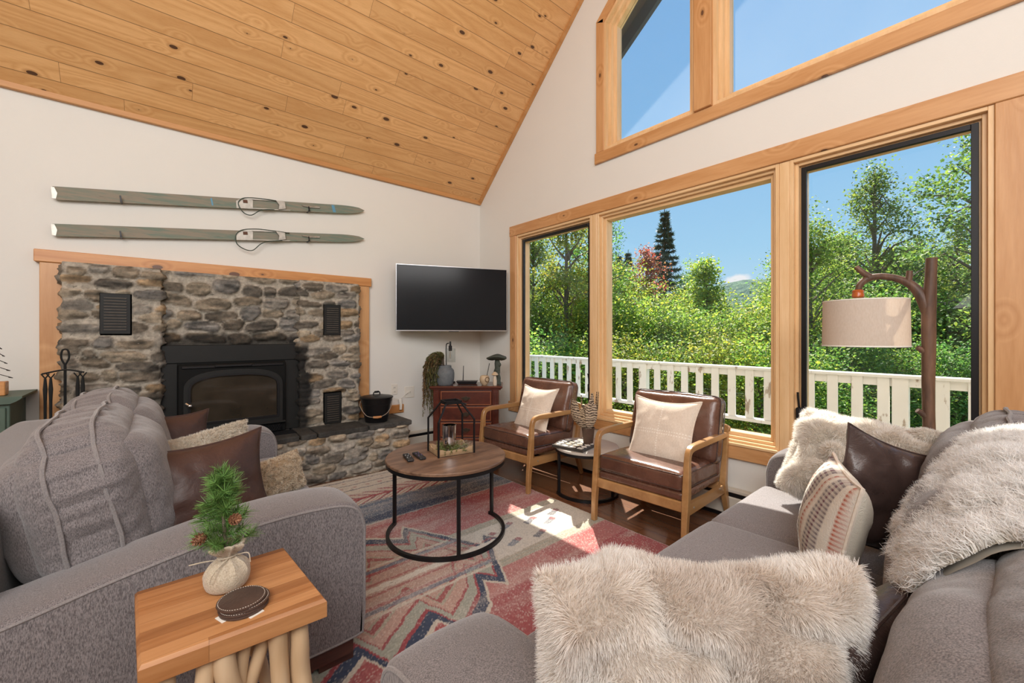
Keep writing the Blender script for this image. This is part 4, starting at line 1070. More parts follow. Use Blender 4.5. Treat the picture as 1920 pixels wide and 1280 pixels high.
# sheepskin draped over the sofa back
def sheepskin():
    path = np.array([(-.42, .78), (-.38, .90), (-.28, .985), (-.14, 1.03), (-.02, 1.01), (.07, .94), (.135, .84), (.165, .74), (.175, .62)])
    nu, nv = 60, 50; pts = np.array(smooth_path([(0, *p) for p in path], 8))[:, 1:]
    L = np.concatenate([[0], np.cumsum(np.linalg.norm(np.diff(pts, axis=0), axis=1))]); Lt = L[-1]
    G = np.zeros((nu, nv, 3)); 
    for i in range(nu):
        u = i/(nu-1)
        x = 1.12+.80*u; low = -.05*max(0, 1-u*2.0)
        end = Lt*(.74+.10*math.sin(min(1, u*1.1)*math.pi*.9)+.03*math.sin(u*13)+.02*math.sin(u*29)); st = Lt*.06
        if u > .8: end = Lt*(.76-.9*(u-.8))
        for j in range(nv):
            s = st+(end-st)*j/(nv-1); y = np.interp(s, L, pts[:, 0])+low*.5; z = np.interp(s, L, pts[:, 1])+low
            G[i, j] = (x+.015*math.sin(j*.4), y, z)
    n = fbm(G*6, 31, 3); G[..., 2] += .012*n; G[..., 1] += .012*fbm(G*7, 33, 2)+.012
    # thin hide with a back face
    h, w = nu, nv; P = np.concatenate([G.reshape(-1, 3), (G-np.array((0, .008, .010))).reshape(-1, 3)]); F = []; N = h*w
    for i in range(h-1):
        for j in range(w-1): a = i*w+j; F.append((a, a+w, a+w+1, a+1)); F.append((a+N, a+1+N, a+w+1+N, a+w+N))
    top = [f for f in F if f[0] < N]
    T_ = P[[top[len(top)//2][k] for k in range(3)]]; nrm = np.cross(T_[1]-T_[0], T_[2]-T_[0])
    if nrm[1]+nrm[2] < 0: top = [f[::-1] for f in top]
    off = np.array((1.45, 0, .8)); mb = MB(); mb.add(P-off, F, col=(.62, .58, .50))
    add_fur(mb, P[:N]-off, top, n=120000, L=.032, w=.0013, seed=77, lean=.55, curl=.014, grav=.15, root=(.84, .82, .78), tip=(.99, .98, .97), clump=34, seg=3)
    me = make_mesh('sheepskin', mb, M['fur'], True, None, False); o = bpy.data.objects.new('sheepskin', me); COL.objects.link(o); o.location = off
    WM[o.name] = tuple(off); return tag(o, 'white curly sheepskin throw draped over the foreground sofa back', 'throw')
sheepskin()

# ------------------------------------------------------------------ armchairs (local frame: faces -x)
def armchair(label, loc, rz, seed=0):
    t = thing('armchair', label, 'armchair', loc, rz, 'leather armchairs by the windows')
    oak, le = M['oak'], M['leathC']
    sq = [(-1, -.62), (-.8, -.8), (.8, -.8), (1, -.62), (1, .62), (.8, .8), (-.8, .8), (-1, .62)]
    for s in (-1, 1):
        y = s*.293
        arm = MB(); arm.tube([(-.352, y, 0.011), (-.345, y, .16), (-.325, y, .33), (-.315, y, .46), (-.309, y, .545), (-.29, y, .592), (-.245, y, .609), (-.15, y, .610), (.05, y, .606), (.22, y, .602), (.335, y, .598)],
                             [.0185, .020, .024, .021, .019, .019, .0195, .020, .020, .019, .017], k=5, prof=sq, up=(0, 1, 0)); obj('arm', arm, oak, t, local=True)
        mb = MB(); mb.tube([(.352, y, .66), (.342, y, .60), (.315, y, .42), (.285, y, .29), (.29, y, .24), (.33, y, .12), (.372, y, .011)], [.015, .017, .020, .025, .025, .021, .015], k=5, prof=sq, up=(0, 1, 0)); obj('rear_leg', mb, oak, t, local=True)
        mb = MB(); mb.prism([(-.335, .225), (.25, .205), (.29, .20), (.30, .27), (.25, .265), (-.0, .268), (-.32, .292)], y-.013, y+.013, 'y'); rl = obj('side_rail', mb, oak, t, False, local=True)
        for q in (-.25, .18):
            mb = MB(); mb.tube([(q, y+s*.012, .255), (q, y+s*.0155, .255)], .006, 10); obj('screw_cover', mb, M['steel'], rl, local=True)
    mb = MB(); mb.box(-.338, -.308, -.285, .285, .235, .300, .006); obj('front_rail', mb, oak, t, False, local=True)
    mb = MB(); mb.box(.262, .29, -.285, .285, .215, .275, .006); obj('rear_rail', mb, oak, t, False, local=True)
    def sb(nm, size, pos, ry, r, bulge, seams=(), noise=.004, par=t, n=26):
        P, F, U = softbox_vf(*size, r=r, n=n, bulge=bulge, noise=noise, nf=7, seed=seed+len(nm)); T = TR(pos, 0, ry, 0); mb = MB(); mb.add(P, F, T)
        o = obj(nm, mb, le, par, local=True)
        if seams:
            pp = MB()
            for ax, c in seams: seam(pp, size, r, bulge, ax, c, T, rad=.0035, seed=seed, jit=.0015)
            obj('seam', pp, M['leathD'], o, local=True)
        return o
    sb('seat_pad', (.60, .555, .055), (-.03, 0, .315), R(2), .02, (0, 0, .004))
    sb('seat_cushion', (.60, .550, .115), (-.035, 0, .395), R(3), .03, (0, 0, .022), ((2, .8), (2, -.8)))
    sb('back_pad', (.03, .56, .50), (.285, 0, .575), R(12), .012, (0, 0, 0))
    sb('back_cushion', (.135, .60, .45), (.225, 0, .64), R(14), .045, (.03, 0, .012), ((0, .55), (0, -.62)), .006)
    mb = MB(); mb.tube([(.335, -.29, .60), (.345, -.29, .655), (.35, 0, .665), (.345, .29, .655), (.335, .29, .60)], .012, 8, k=4); obj('back_bar', mb, oak, t, local=True)
    return t
armchair('brown leather armchair with bent oak arms standing nearest the wooden dresser', (2.63, 2.825, 0), R(4), 1).scale = (1.0, 1.04, 1.0)
armchair('brown leather armchair with bent oak arms between the small side table and the foreground sofa', (2.70, 1.555, 0), R(4), 2).scale = (1.0, 1.08, 1.0)

# ------------------------------------------------------------------ round tables
def round_table(name, label, c, r, zt, legs, arc, th=.022, topm='tabletop'):
    t = thing(name, label, 'table', (c[0], c[1], .0095 if name == 'coffee_table' else 0)); zb = .0095 if name == 'coffee_table' else 0.001
    mb = MB(); mb.lathe([(0.001, zt-th), (r-.006, zt-th), (r-.001, zt-th+.004), (r, zt-.005), (r-.003, zt-.001), (r-.012, zt), (.001, zt)], 72, T=Matrix.Translation((c[0], c[1], 0)), cap=False); obj('tabletop', mb, M[topm], t)
    mb = MB(); mb.lathe([(r-.02, zt-th-.020), (r-.003, zt-th-.020), (r-.003, zt-th), (r-.02, zt-th), (r-.02, zt-th-.020)], 72, T=Matrix.Translation((c[0], c[1], 0)), cap=False); obj('apron_ring', mb, M['black'], t)
    rr = r-.014
    for a in legs:
        x, y = c[0]+rr*math.cos(a), c[1]+rr*math.sin(a); mb = MB(); mb.box(-.0105, .0105, -.0105, .0105, zb+.004, zt-th-.001, .002, T=TR((x, y, 0), rz=a)); obj('leg', mb, M['black'], t, False)
    A = np.linspace(arc[0], arc[1], 60); mb = MB(); mb.tube([(c[0]+rr*math.cos(a), c[1]+rr*math.sin(a), zb+.0105) for a in A], .0105, prof=[(-1, -1), (1, -1), (1, 1), (-1, 1)]); obj('base_ring', mb, M['black'], t)
    return t
round_table('coffee_table', 'round rustic wood coffee table on black metal legs standing on the rug', (1.455, 2.372), .388, .512, [R(127), R(249), R(0), R(-3)][:3], (R(127), R(364)))
M['greytop'] = plain('pale_grey_table_top', (.50, .47, .43), .22, var=.15, vs=6)
round_table('side_table', 'small round grey topped side table between the two leather armchairs', (2.715, 2.235), .262, .385, [R(157), R(275), R(20)], (R(150), R(388)), topm='greytop')
# lantern with tray, candle and greenery on the coffee table
lt = thing('lantern', 'open black metal lantern with wooden tray on the coffee table', 'lantern', (1.51, 2.405, .512))
LT = TR((1.51, 2.405, .5125), rz=R(-10))
mb = MB(); a_, b_ = .122, .095
mb.box(-a_, a_, -b_, b_, .004, .012, T=LT)
def scal(s): return [(-a_, .008), (a_, .008), (a_, .048), (a_*.78, .046), (a_*.6, .034), (-a_*.6, .034), (-a_*.78, .046), (-a_, .048)]
mb.prism(scal(1), -b_, -b_+.008, 'y', T=LT); mb.prism(scal(1), b_-.008, b_, 'y', T=LT)
sc2 = [(-b_, .008), (b_, .008), (b_, .048), (b_*.7, .046), (b_*.5, .034), (-b_*.5, .034), (-b_*.7, .046), (-b_, .048)]
mb.prism(sc2, -a_, -a_+.008, 'x', T=LT); mb.prism(sc2, a_-.008, a_, 'x', T=LT)
obj('tray', mb, wood('tray_wood', (.50, .36, .22), (.34, .22, .12), ax=0, knots=True, ks=8, kr=.08), lt, False)
for sx in (-1, 1):
    for sy in (-1, 1):
        mb = MB(); mb.tube([tuple(LT @ Vector(p)) for p in ((sx*(a_+.003), sy*(b_+.003), .0), (sx*(a_+.003), sy*(b_+.003), .225), (sx*.052, sy*.045, .335))], .0048, prof=[(-1, -1), (1, -1), (1, 1), (-1, 1)]); obj('frame_post', mb, M['black'], lt, False)
mb = MB()
for (x0, x1, y0, y1) in ((-.058, .058, -.051, -.045), (-.058, .058, .045, .051), (-.058, -.052, -.051, .051), (.052, .058, -.051, .051)): mb.box(x0, x1, y0, y1, .325, .348, .001, T=LT)
obj('top_collar', mb, M['black'], lt, False)
mb = MB(); mb.tube([tuple(LT @ Vector(p)) for p in ((.055, -.03, .335), (.085, -.03, .318), (.105, -.01, .312), (.105, .012, .312), (.085, .03, .318), (.055, .03, .335))], .005, 6, k=3); obj('handle', mb, M['iron'], lt)
cd_ = thing('candle_holder', 'mirrored glass hurricane with candle inside the lantern tray', 'candle holder', tuple(LT @ Vector((-.005, .015, .013))))
c0 = LT @ Vector((-.005, .015, .0135))
mb = MB(); mb.lathe([(.044, 0.0), (.045, .06), (.045, .165), (.0425, .165), (.0425, .06), (.042, .004), (.001, .004)], 32, T=Matrix.Translation(c0), cap=False); obj('glass_cylinder', mb, M['chrome'], cd_)
mb = MB(); mb.lathe([(.001, .005), (.030, .005), (.030, .10), (.001, .102)], 24, T=Matrix.Translation(c0), cap=False); obj('candle', mb, M['white'], cd_)
def sprigs(mb, n, cen, rad, L, seed, col=((.10, .17, .05), (.26, .30, .10)), w=.0012, up=.35, flat=1., nd=26, nl=.012):
    rng = np.random.default_rng(seed)
    for i in range(n):
        a = rng.uniform(0, 2*math.pi); r = rad*math.sqrt(rng.random())
        p = np.array(cen)+np.array((r*math.cos(a), r*math.sin(a)*flat, 0)); d = np.array((math.cos(a+rng.normal(0, .8)), math.sin(a+rng.normal(0, .8)), rng.uniform(-.1, up*2))); d /= np.linalg.norm(d)
        V = []; F = []; C = []; c = np.array(col[0])+(np.array(col[1])-np.array(col[0]))*rng.random()
        for k in range(nd):
            t = k/nd*L; q = p+d*t; s = rng.normal(0, 1, 3); s = s-d*(s@d); s /= np.linalg.norm(s); dd = s*.85+d*.6
            sd2 = np.cross(dd, rng.normal(0, 1, 3)); sd2 /= np.linalg.norm(sd2)+1e-9; b = len(V); nn_ = nl*rng.uniform(.6, 1.1)
            V += [q-sd2*w, q+sd2*w, q+dd*nn_]; F.append((b, b+1, b+2)); C += [c*rng.uniform(.7, 1.2)]*3
        mb.add(V, F, None, np.array(C))
mb = MB(); sprigs(mb, 90, tuple(LT @ Vector((0, 0, .02))), .085, .055, 3, nd=34, w=.0016); sprigs(mb, 25, tuple(LT @ Vector((.05, 0, .03))), .05, .06, 5, ((.40, .36, .24), (.50, .46, .34)), nd=30)
tag(obj('greenery', mb, M['needle'], None, True, fixn=False), 'green moss and pine sprigs filling the lantern tray', 'greenery')
def remote(label, loc, rz, seed, bc):
    t = thing('remote_control', label, 'remote control', loc, rz, 'remotes on the coffee table')
    P, F, U = softbox_vf(.042, .155, .018, .008, 10); mb = MB(); mb.add(P, F, TR((0, 0, .0095))); obj('case', mb, M['plasticb'], t, local=True)
    for i in range(3):
        for j in range(5):
            mb = MB(); mb.lathe([(.0005, .018), (.0036, .018), (.003, .0198), (.0005, .02)], 10, T=Matrix.Translation((-.012+.012*i, -.03+.018*j, 0)), cap=False); obj('button', mb, bc if (i+j) % 3 == 0 else M['iron'], t, local=True)
remote('black remote control with pale buttons, left one on the coffee table', (1.215, 2.44, .5125), R(-14), 1, M['silver'])
remote('black remote control with purple button, right one beside the lantern', (1.285, 2.43, .5125), R(-8), 2, plain('purple_button', (.20, .10, .38), .4))
# carved board and feather vase on the side table
thing('carved_board', 'dark square board with pale carved pattern lying on the small side table', 'board', (2.592, 2.262, .386), R(12), None).scale = (1.12, 1.12, 1)
bt = bpy.data.objects['carved_board']
BT = TR((0, 0, 0))
mb = MB(); mb.box(-.105, .105, -.125, .125, 0, .022, .002); obj('board', mb, plain('dark_board', (.05, .045, .04), .35), bt, False, local=True)
rng = np.random.default_rng(12)
for i in range(4):
    for j in range(4):
        mb = MB(); x, y = -.078+.052*i, -.093+.062*j; a = rng.uniform(0, 6)
        mb.prism([(x+.021*math.cos(a+q)*(1 if k % 2 else .6), y+.026*math.sin(a+q)*(1 if k % 2 else .7)) for k, q in enumerate(np.linspace(0, 2*math.pi, 8, endpoint=False))], .021, .026, 'z'); obj('carved_inlay', mb, M['cream'] if (i*j) % 3 else M['white'], bt, False, local=True)
fv = thing('feather_vase', 'small dark vase full of striped pheasant feathers on the side table', 'vase', (2.70, 2.205, .386))
mb = MB(); mb.lathe([(.001, 0), (.036, 0), (.053, .145), (.056, .152), (.050, .152), (.034, .006), (.001, .006)], 28, T=Matrix.Translation((2.70, 2.205, .3865)), cap=False); obj('vase_body', mb, plain('dark_wood_vase', (.085, .05, .035), .5, var=.5, vs=20), fv)
def feathmat():
    m = NM('barred_feather'); v = m.vec(); sp = m.n('ShaderNodeSeparateXYZ'); m.l(v, sp.inputs[0]); w_ = m.math('ADD', m.math('MULTIPLY', sp.outputs[2], 48), m.math('MULTIPLY', m.noise(v, 30, 3), 2.0))
    s = m.math('FRACT', w_); c = m.ramp(s, [(.0, (.50, .40, .29)), (.34, (.42, .32, .22)), (.40, (.055, .035, .025)), (.74, (.08, .055, .04)), (.80, (.50, .40, .29))]); m.set(Base_Color=c, Roughness=.9); return m.m
M['feather'] = feathmat(); rng = np.random.default_rng(4)
for k in range(16):
    a = k*2.4+rng.normal(0, .2); sp_ = .02+.10*((k % 5)/4.); b0 = np.array((2.70+.014*math.cos(a), 2.205+.014*math.sin(a), .49)); tp = b0+np.array((sp_*math.cos(a)*1.0, sp_*math.sin(a)*1.0, rng.uniform(.20, .34)))
    mid = (b0+tp)/2+np.array((sp_*.30*math.cos(a), sp_*.30*math.sin(a), 0))
    pth = smooth_path([b0, mid, tp], 10); V = []; F = []; m_n = len(pth); sd3 = np.array((-math.sin(a)+.4, math.cos(a)-.4, .1)); sd3 /= np.linalg.norm(sd3)
    for i, p in enumerate(pth):
        t_ = i/(m_n-1); w_ = .004+.026*max(0, math.sin(math.pi*min(1, max(0, (t_-.18)/.84)))**.6); o_ = np.array((math.cos(a), math.sin(a), 0))*.005
        V += [p-sd3*w_, p+o_, p+sd3*w_, p-o_*.2]
    for i in range(m_n-1):
        for j in range(4): F.append((i*4+j, i*4+(j+1) % 4, (i+1)*4+(j+1) % 4, (i+1)*4+j))
    mb = MB(); mb.add(V, F); obj('feather', mb, M['feather'], fv)

# ------------------------------------------------------------------ teak side table and what stands on it
tt = thing('teak_table', 'chunky teak slab table on peeled log legs in the near left corner', 'table', (.15, 1.35, 0))
TC = [(-.045, 1.532), (.322, 1.538), (.345, 1.162), (-.030, 1.178)]
mb = MB()
b = .006; V = []
def inset(o): 
    c = np.mean(TC, 0); return [tuple(np.array(p)+(c-np.array(p))/np.linalg.norm(c-np.array(p))*o*1.4) for p in TC]
lay = [(.548, .008), (.552, 0), (.592, 0), (.600, .006)]
for z, o in lay: V += [(x, y, z) for x, y in inset(o)]
F = [(0, 1, 2, 3), (15, 14, 13, 12)]+[(i*4+j, i*4+(j+1) % 4, (i+1)*4+(j+1) % 4, (i+1)*4+j) for i in range(3) for j in range(4)]
mb.add(V, F); obj('tabletop', mb, M['teak'], tt, False)
rng = np.random.default_rng(9)
def log(p, q, r):
    mb = MB(); p = np.array(p); q = np.array(q); n = 9; pts = [p+(q-p)*i/(n-1)+rng.normal(0, .0035, 3)*(0 < i < n-1) for i in range(n)]
    mb.tube([tuple(x) for x in pts], [r*rng.uniform(.88, 1.1) for _ in range(n)], 14, k=3, T=None); o = obj('log_leg', mb, M['log'], tt)
log((.315, 1.19, .002), (.285, 1.215, .552), .024); log((.325, 1.50, .002), (.29, 1.49, .552), .024)
log((-.01, 1.20, .002), (.01, 1.22, .552), .024); log((-.02, 1.50, .002), (0, 1.49, .552), .024)
log((.26, 1.205, .002), (.235, 1.20, .552), .022); log((.06, 1.21, .002), (.22, 1.235, .552), .017); log((.22, 1.21, .002), (.12, 1.20, .552), .022); log((.12, 1.23, .01), (.17, 1.215, .552), .015)
log((.30, 1.30, .05), (.18, 1.30, .552), .014); log((.27, 1.33, .002), (.31, 1.40, .552), .018); log((.05, 1.36, .002), (.20, 1.40, .552), .016); log((.03, 1.19, .002), (.09, 1.21, .552), .021)
# potted artificial pine in a burlap bag
bx, by, bz = .150, 1.395, .6015
pt = thing('burlap_pine', 'small artificial pine with cones in a tied burlap bag on the teak table', 'plant', (bx, by, bz))
n_, mz = 48, 26; V = []; prof = smooth_path([(.001, 0, 0), (.040, .001, 0), (.053, .018, 0), (.054, .042, 0), (.042, .064, 0), (.026, .078, 0), (.019, .086, 0), (.023, .094, 0), (.036, .108, 0), (.041, .118, 0), (.034, .120, 0), (.018, .100, 0)], 4)
G = np.zeros((len(prof), n_, 3))
for i, p in enumerate(prof):
    for j in range(n_):
        a = 2*math.pi*j/n_; fold = 1+(.10*math.sin(a*9+i*.05)+.05*math.sin(a*17))*min(1, max(0, (p[1]-.03)/.04))
        r = p[0]*fold; G[i, j] = (bx+r*math.cos(a)*1.0, by+r*math.sin(a), bz+p[1]+.004*math.sin(a*3)*(p[1] > .1))
mb = MB(); mb.grid(G, closed=True); obj('burlap_bag', mb, M['burlap'], pt)
mb = MB(); mb.tube([(bx+.022*math.cos(a), by+.022*math.sin(a), bz+.0865+.001*math.sin(3*a)) for a in np.linspace(0, 2*math.pi, 24)], .0022, 6)
mb.tube([(bx-.01, by-.022, bz+.086), (bx-.05, by-.03, bz+.098), (bx-.085, by-.015, bz+.094)], .0016, 5, k=5); mb.tube([(bx, by-.022, bz+.086), (bx-.035, by-.05, bz+.07), (bx-.045, by-.05, bz+.045)], .0016, 5, k=5); mb.tube([(bx+.02, by-.012, bz+.086), (bx+.045, by-.03, bz+.09), (bx+.05, by-.035, bz+.065)], .0016, 5, k=5)
obj('twine', mb, M['burlap'], pt)
mb = MB(); pts = [(bx, by, bz+.08), (bx-.008, by, bz+.18), (bx-.012, by+.004, bz+.30)]; mb.tube(pts, [.006, .003], 8, k=5); obj('stem', mb, M['trunk'], pt)
rng = np.random.default_rng(21); mb = MB()
br = []
for k in range(34):
    h = .105+.195*(k/34)**.9; a = k*2.39+rng.normal(0, .3); L = .060*(1.05-.66*(k/34))+.010; up_ = .35+.9*k/30
    if k == 33: L = .035; up_ = 4
    d = np.array((math.cos(a), math.sin(a), up_)); d /= np.linalg.norm(d); p = np.array((bx-.012*(h/.3), by, bz+h)); br.append((p, d, L))
for (p, d, L) in br:
    N = int(60+900*L*2); t = rng.random(N)**.9; q = p+d*(t*L)[:, None]; s = rng.normal(0, 1, (N, 3)); s -= d*(s@d)[:, None]; s /= np.linalg.norm(s, axis=1, keepdims=True)
    dd = s*.75+d*.75; dd /= np.linalg.norm(dd, axis=1, keepdims=True); sd2 = np.cross(dd, rng.normal(0, 1, (N, 3))); sd2 /= np.linalg.norm(sd2, axis=1, keepdims=True); ln = rng.uniform(.020, .036, N)[:, None]
    V = np.stack([q-sd2*.0007, q+sd2*.0007, q+dd*ln+sd2*.0003, q+dd*ln-sd2*.0003], 1).reshape(-1, 3); c = np.array((.10, .22, .06))*rng.uniform(.6, 1.7, (N, 1))+np.array((.04, .05, .0))*rng.random((N, 1))
    C = np.repeat(c, 4, 0); bI = np.arange(N)*4; mb.add(V, np.stack([bI, bI+1, bI+2, bI+3], 1).tolist(), None, C)
obj('needles', mb, M['needle'], pt, fixn=False)
def cone(loc, d, s, par):
    mb = MB(); T = Vector(d).to_track_quat('Z', 'Y').to_matrix().to_4x4(); T.translation = loc
    for k in range(46):
        t = k/46; a = k*2.4; r = s*.42*math.sin(math.pi*min(1, t*.86+.12)); z = s*t
        S_ = T @ TR((r*math.cos(a)*.8, r*math.sin(a)*.8, z), rz=a) @ TR(ry=R(-40)); w = s*.16
        mb.add([(-w*.2, -w*.6, 0), (-w*.2, w*.6, 0), (w, w*.5, w*.1), (w*1.25, 0, w*.2), (w, -w*.5, w*.1), (w*.4, 0, w*.45)], [(0, 1, 5), (1, 2, 5), (2, 3, 5), (3, 4, 5), (4, 0, 5), (0, 4, 3, 2, 1)], S_)
    mb.lathe([(.0005, 0), (s*.25, s*.2), (s*.28, s*.5), (s*.1, s*.95), (.0005, s)], 10, T=T, cap=False); obj('pine_cone', mb, M['cone'], par)
cone((bx+.005, by-.048, bz+.200), (.3, -1, .3), .034, pt); cone((bx-.05, by-.030, bz+.168), (-.9, -.7, -.1), .034, pt)
# coasters
for k in range(4):
    x, y, z = .172+.0015*k*(-1)**k, 1.262+.002*k, .6012+.0058*k
    c = thing('leather_coaster', ('round dark leather coaster, topmost of the stack on the teak table', 'round dark leather coaster, second from the top of the stack', 'round dark leather coaster, third from the top of the stack', 'round dark leather coaster at the bottom of the stack on the teak table')[3-k], 'coaster', (x, y, z), 0, 'leather coasters on the teak table')
    mb = MB(); mb.lathe([(.001, 0), (.054, 0), (.055, .002), (.0545, .0045), (.052, .0054), (.001, .0054)], 56, T=Matrix.Translation((x, y, z)), cap=False); obj('disc', mb, M['coaster'], c)
    mb = MB()
    for i in range(56):
        a = i/56*2*math.pi; mb.tube([(x+.0508*math.cos(a), y+.0508*math.sin(a), z+.0055), (x+.0508*math.cos(a+.06), y+.0508*math.sin(a+.06), z+.0055)], .0006, 4)
    obj('stitching', mb, M['linen'], c, False)
    if k == 0:
        for a in (R(-70), R(200), R(75)):
            mb = MB(); mb.box(.036, .060, -.017, .017, .0, .0012, T=TR((x, y, z-.0008), rz=a)); obj('cloth_tag', mb, M['white'], c, False)

# ------------------------------------------------------------------ television
tv = thing('television', 'black flat television hung across the corner beside the windows', 'television', (2.50, 3.92, 1.69))
p0, p1 = np.array((1.92, 4.14)), np.array((3.07, 3.70)); ctr = (p0+p1)/2; a_tv = math.atan2(p1[1]-p0[1], p1[0]-p0[0]); TW = np.linalg.norm(p1-p0)
TT = TR((ctr[0], ctr[1], 1.692), rz=a_tv)
mb = MB(); mb.box(-TW/2, TW/2, -.012, .03, -.353, .353, .004, T=TT); mb.box(-.4, .4, .03, .06, -.25, .2, .01, T=TT); obj('television_body', mb, M['plasticb'], tv, False)
mb = MB()
for q in ((-TW/2, TW/2, -.015, -.010, .346, .354), (-TW/2, TW/2, -.015, -.010, -.354, -.344), (-TW/2, -TW/2+.006, -.015, -.010, -.35, .35), (TW/2-.006, TW/2, -.015, -.010, -.35, .35)): mb.box(*q, .001, T=TT)
obj('bezel', mb, M['silver'], tv, False)
mb = MB(); mb.box(-TW/2+.006, TW/2-.006, -.0135, -.0125, -.344, .346, T=TT); obj('screen', mb, M['screen'], tv, False)
mb = MB(); mb.box(-.055, .055, -.014, .004, -.362, -.352, .003, T=TT); obj('sensor_strip', mb, M['plasticb'], tv, False)
mb = MB(); mb.tube([tuple(TT @ Vector((0, .06, 0))), (2.70, 4.14, 1.69), (2.72, 4.31, 1.69)], .022, 8); mb.box(2.62, 2.82, 4.295, 4.318, 1.58, 1.80, .004); obj('wall_bracket', mb, M['black'], tv, False)

# ------------------------------------------------------------------ dresser across the corner (local: x right, y back)
DR = R(-40.43); dloc = (2.555, 3.73, 0.001); DT = TR(dloc, rz=DR)
ds = thing('wooden_dresser', 'reddish mahogany dresser standing across the corner under the television', 'dresser', dloc)
def dl(*a): return tuple(DT @ Vector(a))
mb = MB(); mb.box(-.335, .335, -.185, .19, .06, .735, .004, T=DT); obj('carcass', mb, M['mahog'], ds, False)
mb = MB(); mb.box(-.375, .375, -.215, .20, .742, .768, .008, T=DT); mb.box(-.36, .36, -.203, .195, .728, .744, .005, T=DT); obj('top', mb, M['mahog'], ds, False)
mb = MB(); mb.box(-.35, .35, -.20, .19, .0, .07, .008, T=DT); obj('plinth', mb, M['mahog'], ds, False)
for s in (-1, 1):
    mb = MB(); mb.box(min(s*.275, s*.337), max(s*.275, s*.337), -.205, -.18, .07, .728, .006, T=DT)
    mb.box(min(s*.295, s*.318), max(s*.295, s*.318), -.209, -.20, .10, .70, .004, T=DT); obj('pilaster', mb, M['mahog'], ds, False)
for k in range(4):
    z0 = .085+.162*k; z1 = z0+.148
    mb = MB(); mb.box(-.265, .265, -.203, -.17, z0, z1, .005, T=DT); d_ = obj('drawer', mb, M['mahog'], ds, False)
    for q in ((-.255, .255, z1-.014, z1-.006), (-.255, .255, z0+.006, z0+.014), (-.255, -.247, z0+.006, z1-.006), (.247, .255, z0+.006, z1-.006)):
        pass
    mb = MB(); 
    for q in ((-.258, .258, z1-.012, z1-.004), (-.258, .258, z0+.004, z0+.012), (-.258, -.25, z0+.012, z1-.012), (.25, .258, z0+.012, z1-.012)): mb.box(q[0], q[1], -.208, -.202, q[2], q[3], .002, T=DT)
    obj('drawer_bead', mb, plain('worn_edge_wood', (.30, .10, .045), .35), d_, False)
    for x in (0,):
        zc = (z0+z1)/2; mb = MB(); pl_ = [(-.05, 0), (-.035, .012), (-.02, .01), (0, .022), (.02, .01), (.035, .012), (.05, 0), (.03, -.014), (0, -.02), (-.03, -.014)]
        mb.prism([(x+p, zc+q) for p, q in pl_], -.209, -.204, 'y', T=DT); mb.tube([dl(x-.028, -.207, zc+.002), dl(x-.022, -.224, zc-.018), dl(x, -.228, zc-.026), dl(x+.022, -.224, zc-.018), dl(x+.028, -.207, zc+.002)], .0032, 6, k=4); obj('drawer_pull', mb, M['brass'], d_)
ZT = .7692
v0 = dl(-.235, -.07, 0); vs = thing('vase', 'grey blue clay vase at the left end of the dresser', 'vase', (v0[0], v0[1], ZT))
mb = MB(); VT = Matrix.Translation((v0[0], v0[1], ZT)); mb.lathe([(.001, .001), (.078, .001), (.088, .02), (.096, .07), (.098, .12), (.092, .155), (.074, .175), (.066, .182), (.066, .20), (.060, .205), (.056, .20), (.056, .18), (.07, .15), (.07, .02), (.001, .02)], 36, T=VT, cap=False); obj('vase_body', mb, M['vase'], vs)
# dried greenery spilling over the left side
rng = np.random.default_rng(8); mb = MB(); mst = MB()
for k in range(66):
    a = rng.uniform(0, 1); s0 = np.array(dl(-.24, -.07, ZT+.19)); 
    ex = -.235-rng.uniform(.08, .21); drop = rng.choice([rng.uniform(.0, .22), rng.uniform(.2, .52)]); hz = ZT+.20+rng.uniform(.02, .13)
    pth = [tuple(s0), dl(-.27-rng.uniform(0, .04), -.08+rng.uniform(-.07, .07), hz), dl(ex+.03, -.08+rng.uniform(-.09, .06), hz-.03), dl(ex, -.10+rng.uniform(-.10, .05), hz-.10-drop*.4), dl(ex+rng.uniform(-.02, .05), -.10+rng.uniform(-.12, .04), hz-.12-drop)]
    pp = smooth_path(pth, 8); mst.tube(pp, .0012, 4); c0_ = np.array([(.20, .22, .08), (.27, .20, .08), (.15, .19, .08), (.26, .24, .10)][k % 4])
    N = 150; t = rng.random(N)*(len(pp)-1.01); t = np.maximum(t, 5); i0 = t.astype(int); f = (t-i0)[:, None]; A = np.array(pp); q = A[i0]*(1-f)+A[i0+1]*f; d = A[i0+1]-A[i0]; d /= np.linalg.norm(d, axis=1, keepdims=True)
    s = rng.normal(0, 1, (N, 3)); dd = s/np.linalg.norm(s, axis=1, keepdims=True)*.6+d*.9; dd /= np.linalg.norm(dd, axis=1, keepdims=True); sd2 = np.cross(dd, s); sd2 /= np.linalg.norm(sd2, axis=1, keepdims=True); ln = rng.uniform(.012, .028, N)[:, None]
    V = np.stack([q-sd2*.001, q+dd*ln*.5-sd2*.0050, q+dd*ln*1.3, q+dd*ln*.5+sd2*.0050], 1).reshape(-1, 3); C = np.repeat(c0_*rng.uniform(.6, 1.5, (N, 1)), 4, 0); bI = np.arange(N)*4; mb.add(V, np.stack([bI, bI+1, bI+2, bI+3], 1).tolist(), None, C)
gr_ = thing('dried_greenery', 'dried green garland arching from the grey vase and hanging down the dresser side', 'plant', tuple(np.array(dl(-.24, -.07, ZT+.15))))
obj('leaves', mb, M['leaf'], gr_, fixn=False); obj('stem', mst, M['trunk'], gr_)
l0 = dl(-.215, .10, 0); lp = thing('table_lamp', 'small black table lamp with clear glass shade behind the grey vase', 'lamp', (l0[0], l0[1], ZT))
def lq(x, y, z): return dl(-.215+x, .10+y, ZT+z)
